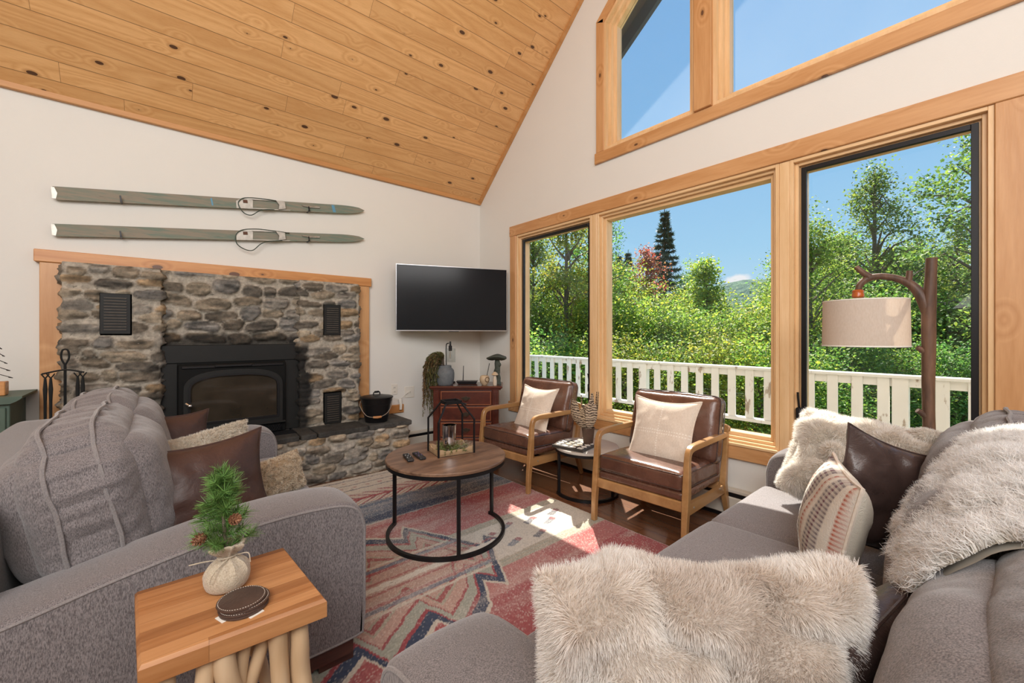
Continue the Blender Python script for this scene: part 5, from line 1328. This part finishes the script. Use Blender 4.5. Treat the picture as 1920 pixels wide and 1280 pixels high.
mb = MB(); mb.lathe([(.001, 0.001), (.065, .001), (.066, .012), (.05, .02), (.001, .022)], 28, T=Matrix.Translation(lq(0, 0, 0)), cap=False); obj('base', mb, M['black'], lp)
mb = MB(); mb.tube([lq(-.035, 0, .01), lq(-.035, 0, .28), lq(-.035, 0, .40), lq(-.028, 0, .428), lq(-.005, 0, .435)], .0055, 8, k=5); obj('stem', mb, M['black'], lp)
mb = MB(); mb.lathe([(.001, .35), (.019, .35), (.019, .405), (.011, .41), (.009, .455), (.001, .455)], 18, T=Matrix.Translation(lq(.01, 0, 0)), cap=False); obj('socket', mb, M['black'], lp)
mb = MB(); mb.lathe([(.056, .225), (.056, .375), (.018, .377)], 36, T=Matrix.Translation(lq(.01, 0, 0)), cap=False); mb.lathe([(.0545, .225), (.0545, .374), (.018, .3755)], 36, T=Matrix.Translation(lq(.01, 0, 0)), cap=False); obj('glass_shade', mb, M['clearglass'], lp)
mb = MB(); mb.lathe([(.001, .262), (.012, .268), (.016, .29), (.012, .325), (.009, .35)], 18, T=Matrix.Translation(lq(.01, 0, 0)), cap=False); bl = obj('bulb', mb, M['clearglass'], lp)
mb = MB(); mb.tube([lq(.006, 0, .35), lq(.004, 0, .28), lq(.010, 0, .275), lq(.014, 0, .35)], .0012, 5); obj('filament', mb, plain('filament', (.7, .45, .2), .4), bl)
r0 = dl(-.01, .02, 0); rt = thing('router', 'flat black router with one upright antenna on the dresser', 'router', (r0[0], r0[1], ZT))
mb = MB(); P = [(-.115, -.055, .03), (.115, -.055, .03), (.115, .06, .03), (-.115, .06, .03), (-.095, -.04, .001), (.095, -.04, .001), (.095, .045, .001), (-.095, .045, .001)]
mb.add([dl(-.01+p[0], .02+p[1], ZT+p[2]) for p in P], [(0, 1, 2, 3), (7, 6, 5, 4), (0, 4, 5, 1), (1, 5, 6, 2), (2, 6, 7, 3), (3, 7, 4, 0)]); obj('router_case', mb, M['plasticb'], rt, False)
mb = MB(); mb.tube([dl(-.06, .06, ZT+.02), dl(-.055, .06, ZT+.19)], [.0055, .0035], 8); obj('antenna', mb, M['plasticb'], rt)
b0 = dl(.185, -.10, 0); bw = thing('ceramic_pot', 'round tan pot with side opening and a slanting stick on the dresser', 'pot', (b0[0], b0[1], ZT))
mb = MB(); mb.lathe([(.001, .001), (.026, .001), (.046, .028), (.053, .058), (.047, .088), (.034, .102), (.030, .10), (.040, .085), (.045, .058), (.038, .03), (.001, .012)], 30, T=Matrix.Translation((b0[0], b0[1], ZT)), cap=False); obj('pot_body', mb, M['cream'], bw)
mb = MB(); mb.lathe([(.020, -.006), (.026, -.002), (.028, .002), (.022, .004), (.001, -.001)], 22, T=TR(tuple(dl(.215, -.139, ZT+.060)), rx=R(-92)+0, rz=DR+R(35)) , cap=False); obj('side_opening', mb, plain('pot_opening_shade', (.20, .13, .07), .5), bw)  # closed disc; its darker brown paints the shade inside the opening
mb = MB(); mb.tube([dl(.20, -.09, ZT+.05), dl(.235, -.06, ZT+.225)], .0035, 6); obj('stick', mb, M['iron'], bw)
m0 = dl(.315, -.03, 0); ms = thing('mushroom_figurine', 'dark mossy stone mushroom figurine with a wide cap on the dresser', 'figurine', (m0[0], m0[1], ZT))
MT = Matrix.Translation((m0[0], m0[1], ZT))
n_ = 40; prof = [(.001, .262), (.05, .258), (.085, .268), (.108, .284), (.106, .296), (.075, .306), (.04, .318), (.001, .320)]; G = np.zeros((len(prof), n_, 3))
for i, (r, z) in enumerate(prof):
    for j in range(n_):
        a = 2*math.pi*j/n_; rr = r*(1+.08*math.sin(3*a+1)); G[i, j] = (m0[0]+rr*math.cos(a), m0[1]+rr*math.sin(a), ZT+z+.012*math.sin(2*a)*(r/.1))
mb = MB(); mb.grid(G, closed=True); obj('cap', mb, M['moss'], ms)
mb = MB(); mb.tube([tuple(MT @ Vector(p)) for p in ((.0, 0, .001), (.004, 0, .06), (-.004, 0, .12), (.005, 0, .18), (.0, 0, .27))], [.045, .034, .036, .030, .036, .028, .032, .022], 16, k=4); obj('stalk', mb, M['moss'], ms)
mb = MB(); P, F, U = softbox_vf(.05, .05, .05, .024, 10, noise=.003); mb.add(P, F, MT @ TR((-.018, -.018, .155))); mb.add(P*1.1, F, MT @ TR((.012, -.016, .21))); obj('knob', mb, M['moss'], ms)
q0 = dl(.295, -.12, 0); sm = thing('small_mushroom', 'small pale mushroom ornament in front of the stone mushroom figurine', 'figurine', (q0[0], q0[1], ZT))
mb = MB(); mb.lathe([(.001, .001), (.020, .001), (.021, .05), (.012, .108), (.001, .11)], 20, T=Matrix.Translation((q0[0], q0[1], ZT)), cap=False); obj('stalk', mb, plain('pale_stalk', (.62, .52, .40), .5, var=.3), sm)
mb = MB(); mb.lathe([(.001, .108), (.028, .104), (.037, .110), (.030, .122), (.012, .138), (.001, .142)], 22, T=Matrix.Translation((q0[0], q0[1], ZT)), cap=False); obj('cap', mb, M['cream'], sm)

# ------------------------------------------------------------------ bucket, tools, wall plates, cord
bc = (1.655, 4.005, .4465); bk = thing('ash_bucket', 'black lidded metal ash bucket with wooden grip standing on the stone hearth', 'bucket', bc)
BT_ = Matrix.Translation(bc)
mb = MB(); mb.lathe([(.001, .001), (.104, .001), (.106, .006), (.148, .225), (.152, .232), (.150, .238), (.145, .236), (.10, .01), (.001, .01)], 40, T=BT_, cap=False)
for z in (.07, .175): r = .106+(.148-.106)*z/.225; mb.lathe([(r-.002, z-.004), (r+.0022, z), (r-.002, z+.004)], 40, T=BT_, cap=False)
obj('bucket_body', mb, M['black'], bk)
mb = MB(); mb.lathe([(.158, .232), (.160, .240), (.150, .246), (.10, .254), (.06, .262), (.001, .264)], 40, T=BT_, cap=False); ld = obj('lid', mb, M['black'], bk)
mb = MB(); mb.tube([tuple(BT_ @ Vector(p)) for p in ((-.035, -.01, .262), (-.03, -.01, .285), (.0, -.005, .29), (.03, 0, .285), (.035, 0, .262))], .006, 8, k=4); mb.tube([tuple(BT_ @ Vector(p)) for p in ((-.02, -.007, .289), (.02, -.002, .289))], .010, 10); obj('lid_handle', mb, M['black'], ld)
hd = [tuple(BT_ @ Vector(p)) for p in ((-.148, .03, .205), (-.165, -.01, .16), (-.14, -.10, .085), (-.085, -.155, .07), (-.03, -.168, .072), (.035, -.16, .095), (.085, -.135, .14), (.118, -.09, .18), (.142, -.045, .222))]
mb = MB(); mb.tube(hd, .0032, 6, k=4); hh = obj('bail_handle', mb, M['steel'], bk)
mb = MB(); mb.tube([tuple(BT_ @ Vector(p)) for p in ((-.095, -.150, .071), (-.06, -.163, .069), (-.022, -.170, .072))], [.010, .012, .010], 12, k=3); obj('wooden_grip', mb, plain('grip_wood', (.45, .20, .07), .4), hh)
ft = thing('fireplace_tools', 'black wrought iron fireplace tool set at the left of the stone fireplace', 'fireplace tools', (-.46, 4.03, .4465))
def fp(x, y, z): return (-.46+x, 4.03+y, .4465+z)
mb = MB(); mb.lathe([(.001, 0), (.075, 0), (.075, .012), (.02, .02), (.001, .022)], 20, T=Matrix.Translation(fp(0, 0, 0)), cap=False); obj('base', mb, M['iron'], ft)
mb = MB(); mb.tube([fp(0, 0, .01), fp(0, 0, .65)], .008, 6); mb.tube([fp(-.0, 0, .65), fp(-.018, 0, .70), fp(-.012, 0, .75), fp(.012, 0, .75), fp(.018, 0, .70), fp(0, 0, .65)], .006, 6, k=4); obj('centre_post', mb, M['iron'], ft)
mb = MB(); mb.tube([fp(-.10, -.03, .60), fp(0, -.005, .62), (fp(.09, -.02, .60))], .006, 6, k=4); obj('cross_bar', mb, M['iron'], ft)
for k, (x, y) in enumerate(((-.085, -.03), (-.060, -.035), (.06, -.02), (.085, -.03))):
    mb = MB(); mb.tube([fp(x, y, .06), fp(x, y, .42), fp(x, y, .50), fp(x, y, .57)], [.006, .006, .011, .011, .006], 8); mb.tube([fp(x, y, .57), fp(x-.018, y, .60)], .004, 6); mb.tube([fp(x, y, .57), fp(x+.018, y, .60)], .004, 6)
    if k == 1: mb.box(-.46+x-.035, -.46+x+.035, 4.03+y-.006, 4.03+y+.006, .4465+.03, .4465+.14, .003)
    if k == 3: mb.lathe([(.03, .02), (.034, .06), (.012, .13)], 14, T=Matrix.Translation(fp(x, y, 0)))
    obj('tool', mb, M['iron'], ft)
def plate(x, z, w, h, label, kind):
    t = thing('wall_outlet', label, 'outlet', (x, YA-.006, z)); mb = MB(); mb.box(x-w/2, x+w/2, YA-.007, YA-.001, z-h/2, z+h/2, .002); obj('plate', mb, M['plug'], t, False)
    for q in (-.022, .022) if kind else (0,):
        mb = MB(); mb.box(x-.015, x+.015, YA-.011, YA-.006, z+q-.013, z+q+.013, .002); o = obj('socket', mb, M['plug'], t, False)
        mb = MB(); mb.box(x-.007, x-.004, YA-.0115, YA-.0105, z+q-.005, z+q+.006); mb.box(x+.004, x+.007, YA-.0115, YA-.0105, z+q-.005, z+q+.006); obj('slot', mb, M['black'], o, False)
plate(1.985, .70, .07, .115, 'cream wall outlet just above the rim of the black ash bucket', 1)
plate(2.165, .655, .115, .125, 'cream wall plate between the ash bucket and the dresser', 0)
mb = MB(); mb.tube([(2.16, YA-.014, .66), (2.10, YA-.03, .635), (2.03, YA-.045, .60), (1.97, YA-.06, .61), (1.90, YA-.07, .645), (1.87, YA-.08, .60), (1.86, YA-.08, .50), (1.855, YA-.09, .455)], .0022, 6, k=6)
cdj = obj('power_cord', mb, M['white'], None); tag(cdj, 'thin pale cord drooping from the wall plate behind the ash bucket', 'cord')
mb = MB(); P = [(2.015, YA-.05, .60), (2.04, YA-.055, .60), (2.05, YA-.06, .53), (2.045, YA-.06, .48), (2.02, YA-.058, .48), (2.022, YA-.056, .53)]
V = P+[(p[0], p[1]+.0012, p[2]) for p in P]; mb.add(V, [(0, 1, 2, 5), (5, 2, 3, 4), (6, 11, 8, 7), (11, 10, 9, 8), (0, 6, 7, 1), (1, 7, 8, 2), (2, 8, 9, 3), (3, 9, 10, 4), (4, 10, 11, 5), (5, 11, 6, 0)]); obj('paper_tag', mb, M['white'], cdj, False)

# ------------------------------------------------------------------ green cabinet at the left edge
gc = thing('green_cabinet', 'green painted cabinet at the left edge against the white wall', 'cabinet', (-1.05, 4.08, 0.001))
mb = MB(); mb.box(-1.40, -.675, 3.90, YA-.012, .001, .885, .004); obj('carcass', mb, M['green_cab'], gc, False)
mb = MB(); mb.prism([(-1.43, .925), (-.622, .925), (-.622, .915), (-.632, .905), (-.645, .895), (-.67, .882), (-1.40, .882), (-1.43, .91)], 3.87, YA-.012, 'y'); obj('top', mb, M['green_cab'], gc, False)
for x0, x1 in ((-1.385, -1.045), (-1.035, -.69)):
    mb = MB(); mb.box(x0, x1, 3.885, 3.90, .06, .86, .003); d_ = obj('door', mb, M['green_cab'], gc, False); mb = MB(); mb.box(x0+.05, x1-.05, 3.879, 3.886, .11, .81, .003); obj('door_panel', mb, M['green_cab'], d_, False)
    mb = MB(); mb.lathe([(.001, 0), (.012, 0), (.016, .012), (.001, .02)], 14, T=TR(((x1-.03 if x0 < -1.1 else x0+.03), 3.885, .5), rx=R(90)), cap=False); obj('knob', mb, M['brass'], d_)
wt = thing('wire_tree', 'black wire tree ornament on an orange wood block on the green cabinet', 'ornament', (-.745, 4.0, .9255))
mb = MB(); mb.box(-.80, -.705, 3.96, 4.05, .9257, 1.01, .004); obj('wood_block', mb, M['pineX'], wt, False)
mb = MB(); mb.tube([(-.755, 4.0, 1.01), (-.755, 4.0, 1.30)], .003, 6)
for k in range(6):
    z = 1.03+.045*k; w = .075-.011*k
    for s in (-1, 1): mb.tube([(-.755, 4.0, z+.035), (-.755+s*w, 4.0, z), (-.755+s*w*.75, 4.0, z+.004)], .0022, 5)
obj('wire_branches', mb, M['black'], wt, False)

# ------------------------------------------------------------------ branch floor lamp
fl = thing('branch_floor_lamp', 'floor lamp made of a brown tree branch with white drum shade by the right window', 'floor lamp', (2.965, .24, 0.001))
lx, ly = 2.965, .24
mb = MB(); mb.tube([(lx, ly, .02), (lx-.006, ly+.004, .4), (lx, ly-.002, .72), (lx+.004, ly+.002, 1.0), (lx, ly, 1.22), (lx+.002, ly, 1.42), (lx, ly-.006, 1.56), (lx, ly-.010, 1.685)], [.026, .025, .0255, .024, .026, .028, .028, .023, .022], 16, k=5)
obj('branch_post', mb, M['bark'], fl)
mb = MB(); mb.tube([(lx, ly-.002, 1.37), (lx, ly+.018, 1.47), (lx, ly+.055, 1.545), (lx, ly+.11, 1.59), (lx-.005, ly+.18, 1.612), (lx-.01, ly+.235, 1.605), (lx-.02, ly+.265, 1.575), (lx-.022, ly+.275, 1.54)], [.020, .027, .023, .019, .0175, .017, .018, .016, .015], 14, k=5)
mb.tube([(lx-.01, ly+.225, 1.61), (lx-.012, ly+.26, 1.645), (lx-.014, ly+.285, 1.675)], [.019, .014, .013], 12, k=4); mb.tube([(lx, ly+.075, 1.565), (lx, ly+.070, 1.63)], [.016, .013], 12)
obj('branch_arm', mb, M['bark'], fl)
for z, s in ((1.225, 1), (.905, 1)):
    mb = MB(); mb.tube([(lx, ly, z-.03), (lx-.012, ly+.022, z-.005), (lx-.022, ly+.040, z+.010)], [.016, .014, .012], 10, k=3); obj('branch_stub', mb, M['bark'], fl)
sx_, sy_ = 2.925, .485
mb = MB(); mb.lathe([(.001, 1.546), (.022, 1.546), (.027, 1.540), (.024, 1.530), (.027, 1.522), (.027, 1.508), (.022, 1.502), (.001, 1.502)], 20, T=Matrix.Translation((lx-.022, ly+.275, 0)), cap=False); obj('amber_cap', mb, M['amber'], fl)
m = NM('drum_shade'); a = m.noise(m.vec((1, 1, .3)), 200, 3); m.set(Base_Color=m.ramp(a, [(.3, (.66, .58, .50)), (.7, (.76, .69, .62))]), Roughness=.95); t_ = m.n('ShaderNodeBsdfTranslucent'); t_.inputs[0].default_value = (.85, .76, .66, 1); x_ = m.n('ShaderNodeMixShader'); x_.inputs[0].default_value = .35; m.l(m.b.outputs[0], x_.inputs[1]); m.l(t_.outputs[0], x_.inputs[2]); m.l(x_.outputs[0], m.out.inputs[0]); M['shade'] = m.m
mb = MB(); ST = Matrix.Translation((sx_, sy_, 0)); mb.lathe([(.186, 1.235), (.182, 1.485), (.180, 1.485), (.184, 1.235), (.186, 1.235)], 64, T=ST, cap=False); sh = obj('drum_shade', mb, M['shade'], fl)
mb = MB(); mb.lathe([(.1865, 1.235), (.188, 1.238), (.1865, 1.243)], 64, T=ST, cap=False); mb.lathe([(.1825, 1.479), (.184, 1.482), (.1825, 1.486)], 64, T=ST, cap=False); obj('shade_rim', mb, M['white'], sh)
mb = MB()
for a in (0, 2.1, 4.2): mb.tube([(sx_, sy_, 1.478), (sx_+.181*math.cos(a), sy_+.181*math.sin(a), 1.478)], .002, 5)
mb.tube([(sx_, sy_, 1.40), (sx_, sy_, 1.50)], .012, 10); obj('shade_spider', mb, M['steel'], sh)
mb = MB(); mb.lathe([(.001, .001), (.095, .001), (.095, .018), (.085, .024), (.001, .026)], 30, T=Matrix.Translation((lx, ly, 0)), cap=False); obj('base', mb, M['bark'], fl)

# ------------------------------------------------------------------ outside: deck, railing, trees, hill
struct('ground', MB().add([(3.3, -60, -2.6), (120, -60, -2.9), (120, 90, -2.9), (3.3, 90, -2.6)], [(0, 1, 2, 3)]), M['grass'])
struct('deck', MB().box(XB+WT, 5.10, -3.2, 7.4, -.26, -.18), plain('deck_boards', (.30, .26, .21), .8, var=.3))
ra = thing('deck_railing', 'white deck railing with flat balusters and peeling paint outside the windows', 'railing', (5.0, 2.1, -.18))
mb = MB(); mb.box(4.925, 5.06, -3.2, 7.4, .918, .945, .004); obj('cap_rail', mb, M['rail'], ra, False)
mb = MB(); mb.box(4.985, 5.02, -3.2, 7.4, .84, .917, .003); obj('top_rail', mb, M['rail'], ra, False)
mb = MB(); mb.box(4.94, 5.05, -3.2, 7.4, .345, .383, .004); obj('bottom_rail', mb, M['rail'], ra, False)
for py_ in (-3.0, -1.2, .6-.02, 3.13, 5.55, 7.3):
    mb = MB(); mb.box(4.96, 5.05, py_-.055, py_+.055, -.18, .917, .004); obj('post', mb, M['rail'], ra, False)
yb = 3.13-.2125
ys = [yb-.1855*k for k in range(0, 33)]+[3.13+.20+.1855*k for k in range(0, 22)]
for k, y in enumerate(ys):
    if any(abs(y-q) < .10 for q in (-3.0, -1.2, .58, 3.13, 5.55, 7.3)): continue
    mb = MB(); mb.box(4.962, 4.984, y-.042, y+.042, .378, .917, .003); obj('baluster', mb, M['rail'], ra, False)

rngT = np.random.default_rng(77)
def leaf_cloud(mb, cen, n, sig, size, cols, rng, droop=.25):
    cen = np.asarray(cen); k = rng.integers(0, len(cen), n); p = cen[k]+rng.normal(0, 1, (n, 3))*np.array(sig)
    nn = rng.normal(0, 1, (n, 3)); nn[:, 2] = np.abs(nn[:, 2])+.5; nn /= np.linalg.norm(nn, axis=1, keepdims=True)
    a = np.cross(nn, rng.normal(0, 1, (n, 3))); a /= np.linalg.norm(a, axis=1, keepdims=True); b = np.cross(nn, a); s = (size*rng.uniform(.6, 1.25, n))[:, None]
    V = np.stack([p-a*s*.5, p+b*s*.32, p+a*s*.55-nn*s*.12, p-b*s*.32], 1).reshape(-1, 3)
    cols = np.array(cols); c = cols[rng.integers(0, len(cols), n)]*rng.uniform(.7, 1.25, (n, 1)); C = np.repeat(c, 4, 0)
    bI = np.arange(n)*4; mb.add(V, np.stack([bI, bI+1, bI+2, bI+3], 1).tolist(), None, C)
GREEN = [(.16, .26, .035), (.24, .33, .05), (.10, .19, .03), (.33, .37, .06), (.20, .30, .05)]

YEL = [(.34, .38, .04), (.26, .35, .04), (.42, .40, .05), (.18, .28, .04)]

DEEP = [(.08, .17, .035), (.12, .22, .05), (.06, .13, .03), (.17, .26, .06)]

REDC = [(.38, .06, .04), (.30, .07, .05), (.42, .15, .07), (.22, .12, .05)]

ORN = [(.40, .25, .05), (.30, .28, .05), (.45, .20, .05), (.2, .27, .05)]

def tree_proto(kind, H, Rc, seed, cols, n=9000, size=.085, base=.25, ncl=110, sig=.16):
    rng = np.random.default_rng(seed); r = bpy.data.objects.new(kind, None); COL.objects.link(r); WM[r.name] = (0, 0, 0); r.empty_display_size = .1
    cen = []; tw = MB(); tw.tube([(0, 0, 0), (.02*H*.2, 0, H*.35), (0, .02*H*.2, H*.7), (0, 0, H*.97)], [.018*H, .012*H, .007*H, .002*H], 7, k=3)
    for i in range(ncl):
        t = rng.random()**.8; z = H*(base+(1-base)*t); rr = Rc*math.sin(math.pi*min(1, (.10+.90*t))**.75)**.8 if kind != 'bush' else Rc*math.sqrt(max(0, 1-t*t*.9))
        a = rng.uniform(0, 2*math.pi); q = rr*rng.uniform(.35, 1.0); c = (q*math.cos(a), q*math.sin(a), z+rng.normal(0, .05*H)); cen.append(c)
        if i % 2 == 0: tw.tube([(0, 0, max(.05, z-q*.55-.1)), (c[0]*.5, c[1]*.5, z-q*.15), c], [.006*H*.8, .003*H, .0012*H], 4, cap=False)
    cols = [tuple(min(.8, q*1.32) for q in c_) for c_ in cols]
    mb = MB(); leaf_cloud(mb, cen, n, (sig*Rc*1.1, sig*Rc*1.1, sig*Rc*.8), size, cols, rng)
    obj('foliage', mb, M['leaf'], r, False, fixn=False); obj('trunk', tw, M['trunk'], r)
    return r
def spruce_proto(H, Rc, seed):
    rng = np.random.default_rng(seed); r = bpy.data.objects.new('spruce_tree', None); COL.objects.link(r); WM[r.name] = (0, 0, 0)
    tw = MB(); tw.tube([(0, 0, 0), (0, 0, H)], [.018*H, .002*H], 7); mb = MB(); nb = 0
    z = .12*H
    while z < H*.985:
        t = z/H; L = Rc*(1-t)**.95*1.25+.03
        for k in range(7):
            a = rng.uniform(0, 6.28); l = L*rng.uniform(.7, 1.1); d = np.array((math.cos(a), math.sin(a), .15)); N = int(40+230*l/Rc)
            s = rng.random(N)**.8; q = np.array((0, 0, z))+np.outer(s*l, d); q[:, 2] -= (s*l)**1.3*.28-.12*s**3*l
            sd2 = np.array((-math.sin(a), math.cos(a), 0)); wd = .16*l*(1-s*.7)+.02; q += np.outer(rng.normal(0, 1, N)*wd*.6, sd2)
            o = rng.normal(0, 1, (N, 3))*.5+d*.6; o[:, 2] -= .35; o /= np.linalg.norm(o, axis=1, keepdims=True); e_ = np.cross(o, rng.normal(0, 1, (N, 3))); e_ /= np.linalg.norm(e_, axis=1, keepdims=True); ln = .022*H*rng.uniform(.6, 1.2, N)[:, None]
            V = np.stack([q-e_*ln*.13, q+e_*ln*.13, q+o*ln], 1).reshape(-1, 3); c = np.array((.035, .075, .04))*rng.uniform(.6, 1.7, (N, 1)); C = np.repeat(c, 3, 0); bI = np.arange(N)*3; mb.add(V, np.stack([bI, bI+1, bI+2], 1).tolist(), None, C)
        z += .034*H*(1.2-.5*t)
    obj('foliage', mb, M['needle'], r, False, fixn=False); obj('trunk', tw, M['trunk'], r); return r
def at(px, w):
    s = (px-960)/783*w; a = R(40.43); return (math.sin(a)*w+math.cos(a)*s, math.cos(a)*w-math.sin(a)*s)
GZ = -2.62
protos = {}
def put(key, mk, px, w, topy, label, group=None, wscale=1.0, rz=None):
    H = protos[key][1] if key in protos else None
    if key not in protos: o, H = mk(); protos[key] = (o, H); new = o
    else: new = dup(protos[key][0], (0, 0, 0))
    x, y = at(px, w); top = 1.3+(627-topy)/783*w; s = (top-GZ)/H
    new.location = (x, y, GZ); new.rotation_euler = (0, 0, rngT.uniform(0, 6.28) if rz is None else rz); new.scale = (s*wscale, s*wscale, s)
    tag(new, label, 'tree' if 'bush' not in new.name else 'bush', group); return new
mkT = lambda H, Rc, seed, cols, **k: (lambda: (tree_proto('broadleaf_tree', H, Rc, seed, cols, **k), H))
mkB = lambda H, Rc, seed, cols, **k: (lambda: (tree_proto('bush', H, Rc, seed, cols, **k), H))
# particular trees
put('t1', mkT(8, 1.5, 1, DEEP+GREEN[:2], n=12000, size=.078, ncl=120, sig=.10), 1640, 13, 318, 'tall loose green tree rising above the lampshade in the right window')
put('t2', mkT(8, 1.7, 2, DEEP+GREEN[:2], n=12000, size=.078, ncl=100, sig=.09), 1868, 9.5, 170, 'tall green tree reaching in at the right edge of the right window')
put('t3', mkT(7, 1.6, 3, GREEN, n=14000, size=.076, ncl=110, sig=.12), 1520, 10.5, 432, 'leafy green tree at the left edge of the right window')
put('t4b', mkT(8, 1.3, 18, YEL+GREEN, n=8000, size=.095, ncl=95, sig=.10), 1062, 11, 372, 'thin tall tree in the middle of the left window')
put('t3', None, 1000, 13, 436, 'dark leafy tree at the left edge of the left window')
put('t2', None, 1112, 13.5, 372, 'tall tree behind the mullion between the left and middle windows')
put('red', mkT(7, 1.0, 5, REDC, n=6000, size=.10, ncl=70, sig=.15, base=.35), 1212, 17, 462, 'red leaved maple beside the tall spruce', wscale=.9)
put('s1', lambda: (spruce_proto(9, 1.5, 6), 9), 1246, 20, 388, 'tall dark spruce rising above the thicket in the middle window', wscale=.95)
put('s2', lambda: (spruce_proto(8, 1.3, 7), 8), 1160, 30, 474, 'small distant spruce, left one of the pair in the middle window')
put('s2', None, 1178, 29, 468, 'small distant spruce, right one of the pair in the middle window')
put('t4', mkT(6, 1.15, 8, YEL+GREEN, n=8000, size=.10, ncl=90, sig=.13), 1325, 14, 497, 'yellow green young tree left of the distant hill')
put('t3', None, 1292, 18, 520, 'green tree between the tall spruce and the yellow green young tree')
put('orn', mkT(6, 1.4, 9, ORN, n=9000, size=.10, ncl=90, sig=.16), 1412, 17, 592, 'orange tinted tree below the distant hill')
put('t3', None, 1476, 13.5, 498, 'green tree whose branch tips show right of the distant hill')
put('t4', None, 1575, 15, 452, 'yellow green tree behind the lampshade in the right window')
put('t1', None, 1715, 15, 455, 'tall green tree behind the lamp post')
put('t2', None, 1795, 12.5, 440, 'green tree right of the lamp post in the right window')
put('t1', None, 1130, 20, 470, 'green tree behind the thicket left of the small spruces')
# the thicket
th = 'bushes in the thicket beyond the railing'
mkb1 = mkB(4, 1.7, 11, YEL+GREEN, n=17000, size=.072, ncl=150, base=.1, sig=.13); mkb2 = mkB(4, 1.8, 12, GREEN+DEEP[:2], n=17000, size=.072, ncl=150, base=.1, sig=.13); mkb3 = mkB(4, 1.7, 13, DEEP+GREEN[:1], n=16000, size=.072, ncl=140, base=.1, sig=.13)
mks = {'b1': mkb1, 'b2': mkb2, 'b3': mkb3}
LM = [(930, 'wall left of the left window'), (965, 'left jamb of the left window'), (1008, 'left part of the left window'), (1060, 'centre of the left window'), (1083, 'right part of the left window'), (1122, 'mullion right of the left window'), (1168, 'pair of small spruces'), (1186, 'right one of the small spruces'), (1210, 'red maple'), (1246, 'tall spruce'), (1264, 'gap beside the tall spruce'), (1300, 'gap right of the tall spruce'), (1332, 'yellow green young tree'), (1355, 'gap left of the distant hill'), (1413, 'distant hill'), (1430, 'right slope of the distant hill'), (1450, 'right end of the middle window'), (1492, 'mullion left of the right window'), (1540, 'left part of the right window'), (1562, 'left end of the lampshade'), (1595, 'left half of the lampshade'), (1645, 'right half of the lampshade'), (1690, 'right end of the lampshade'), (1722, 'lamp post'), (1785, 'right part of the right window'), (1800, 'space right of the lamp post'), (1842, 'right end of the right window'), (1885, 'wide pine panel'), (1900, 'far side of the wide pine panel'), (2000, 'wall right of the pine panel')]
rows = [(15.5, 540, [1000, 1060, 1120, 1165, 1210, 1262, 1300, 1350, 1450, 1500, 1540, 1600, 1660, 1720, 1780, 1840, 1900], 16, 'back row bush of the thicket, behind the %s', 'bushes at the back of the thicket'),
        (11.5, 592, [960, 1020, 1075, 1130, 1185, 1240, 1300, 1360, 1425, 1490, 1560, 1640, 1720, 1800, 1880], 14, 'middle row bush of the thicket, behind the %s', 'bushes in the middle of the thicket'),
        (8.4, 660, [930, 1010, 1090, 1170, 1250, 1330, 1415, 1500, 1590, 1690, 1790, 1890, 2000], 14, 'low bush outside the railing, behind the %s', 'bushes just outside the railing')]
for w, ty, pxs, jit, lab, grp in rows:
    for i, px in enumerate(pxs):
        key = ('b1', 'b2', 'b3')[(i*2+int(w)) % 3] if px > 1500 or px < 1100 else ('b1', 'b2', 'b1')[i % 3]
        if px > 1500 and w < 14: key = ('b3', 'b2')[i % 2]
        tyy = ty+rngT.uniform(-jit, jit)+((34 if px < 1330 else 70) if 1190 < px < 1470 and w > 15 else 0)+(14 if 1340 < px < 1450 and w < 13 else 0)+(-40 if px > 1500 and w > 11 else 0)
        mark = min(LM, key=lambda q: abs(q[0]-px))[1]
        put(key, mks[key], px+rngT.uniform(-10, 10), w+rngT.uniform(-.7, .7), tyy, lab % mark, grp, 1.0)
# wooded hill far away
hc = at(1400, 300); nx, ny = 90, 40; G = np.zeros((nx, ny, 3))
ax_ = np.array(hc)/np.linalg.norm(hc); pr = np.array((ax_[1], -ax_[0]))
for i in range(nx):
    for j in range(ny):
        u = (i/(nx-1)-.42)*520; v = (j/(ny-1)-.35)*330
        z = -4+40*math.exp(-(u/62)**2)*math.exp(-(v/90)**2)+14*math.exp(-((u-110)/90)**2)*math.exp(-(v/90)**2)+16*math.exp(-((u+120)/70)**2)*math.exp(-((v)/90)**2)
        q = np.array(hc)+pr*u+ax_*v; G[i, j] = (q[0], q[1], z)
G[..., 2] += 1.1*fbm(G*np.array((.12, .12, 0)), 3, 3); mb = MB(); mb.grid(G); hl = struct('hill', mb, M['hill'], smooth=True)
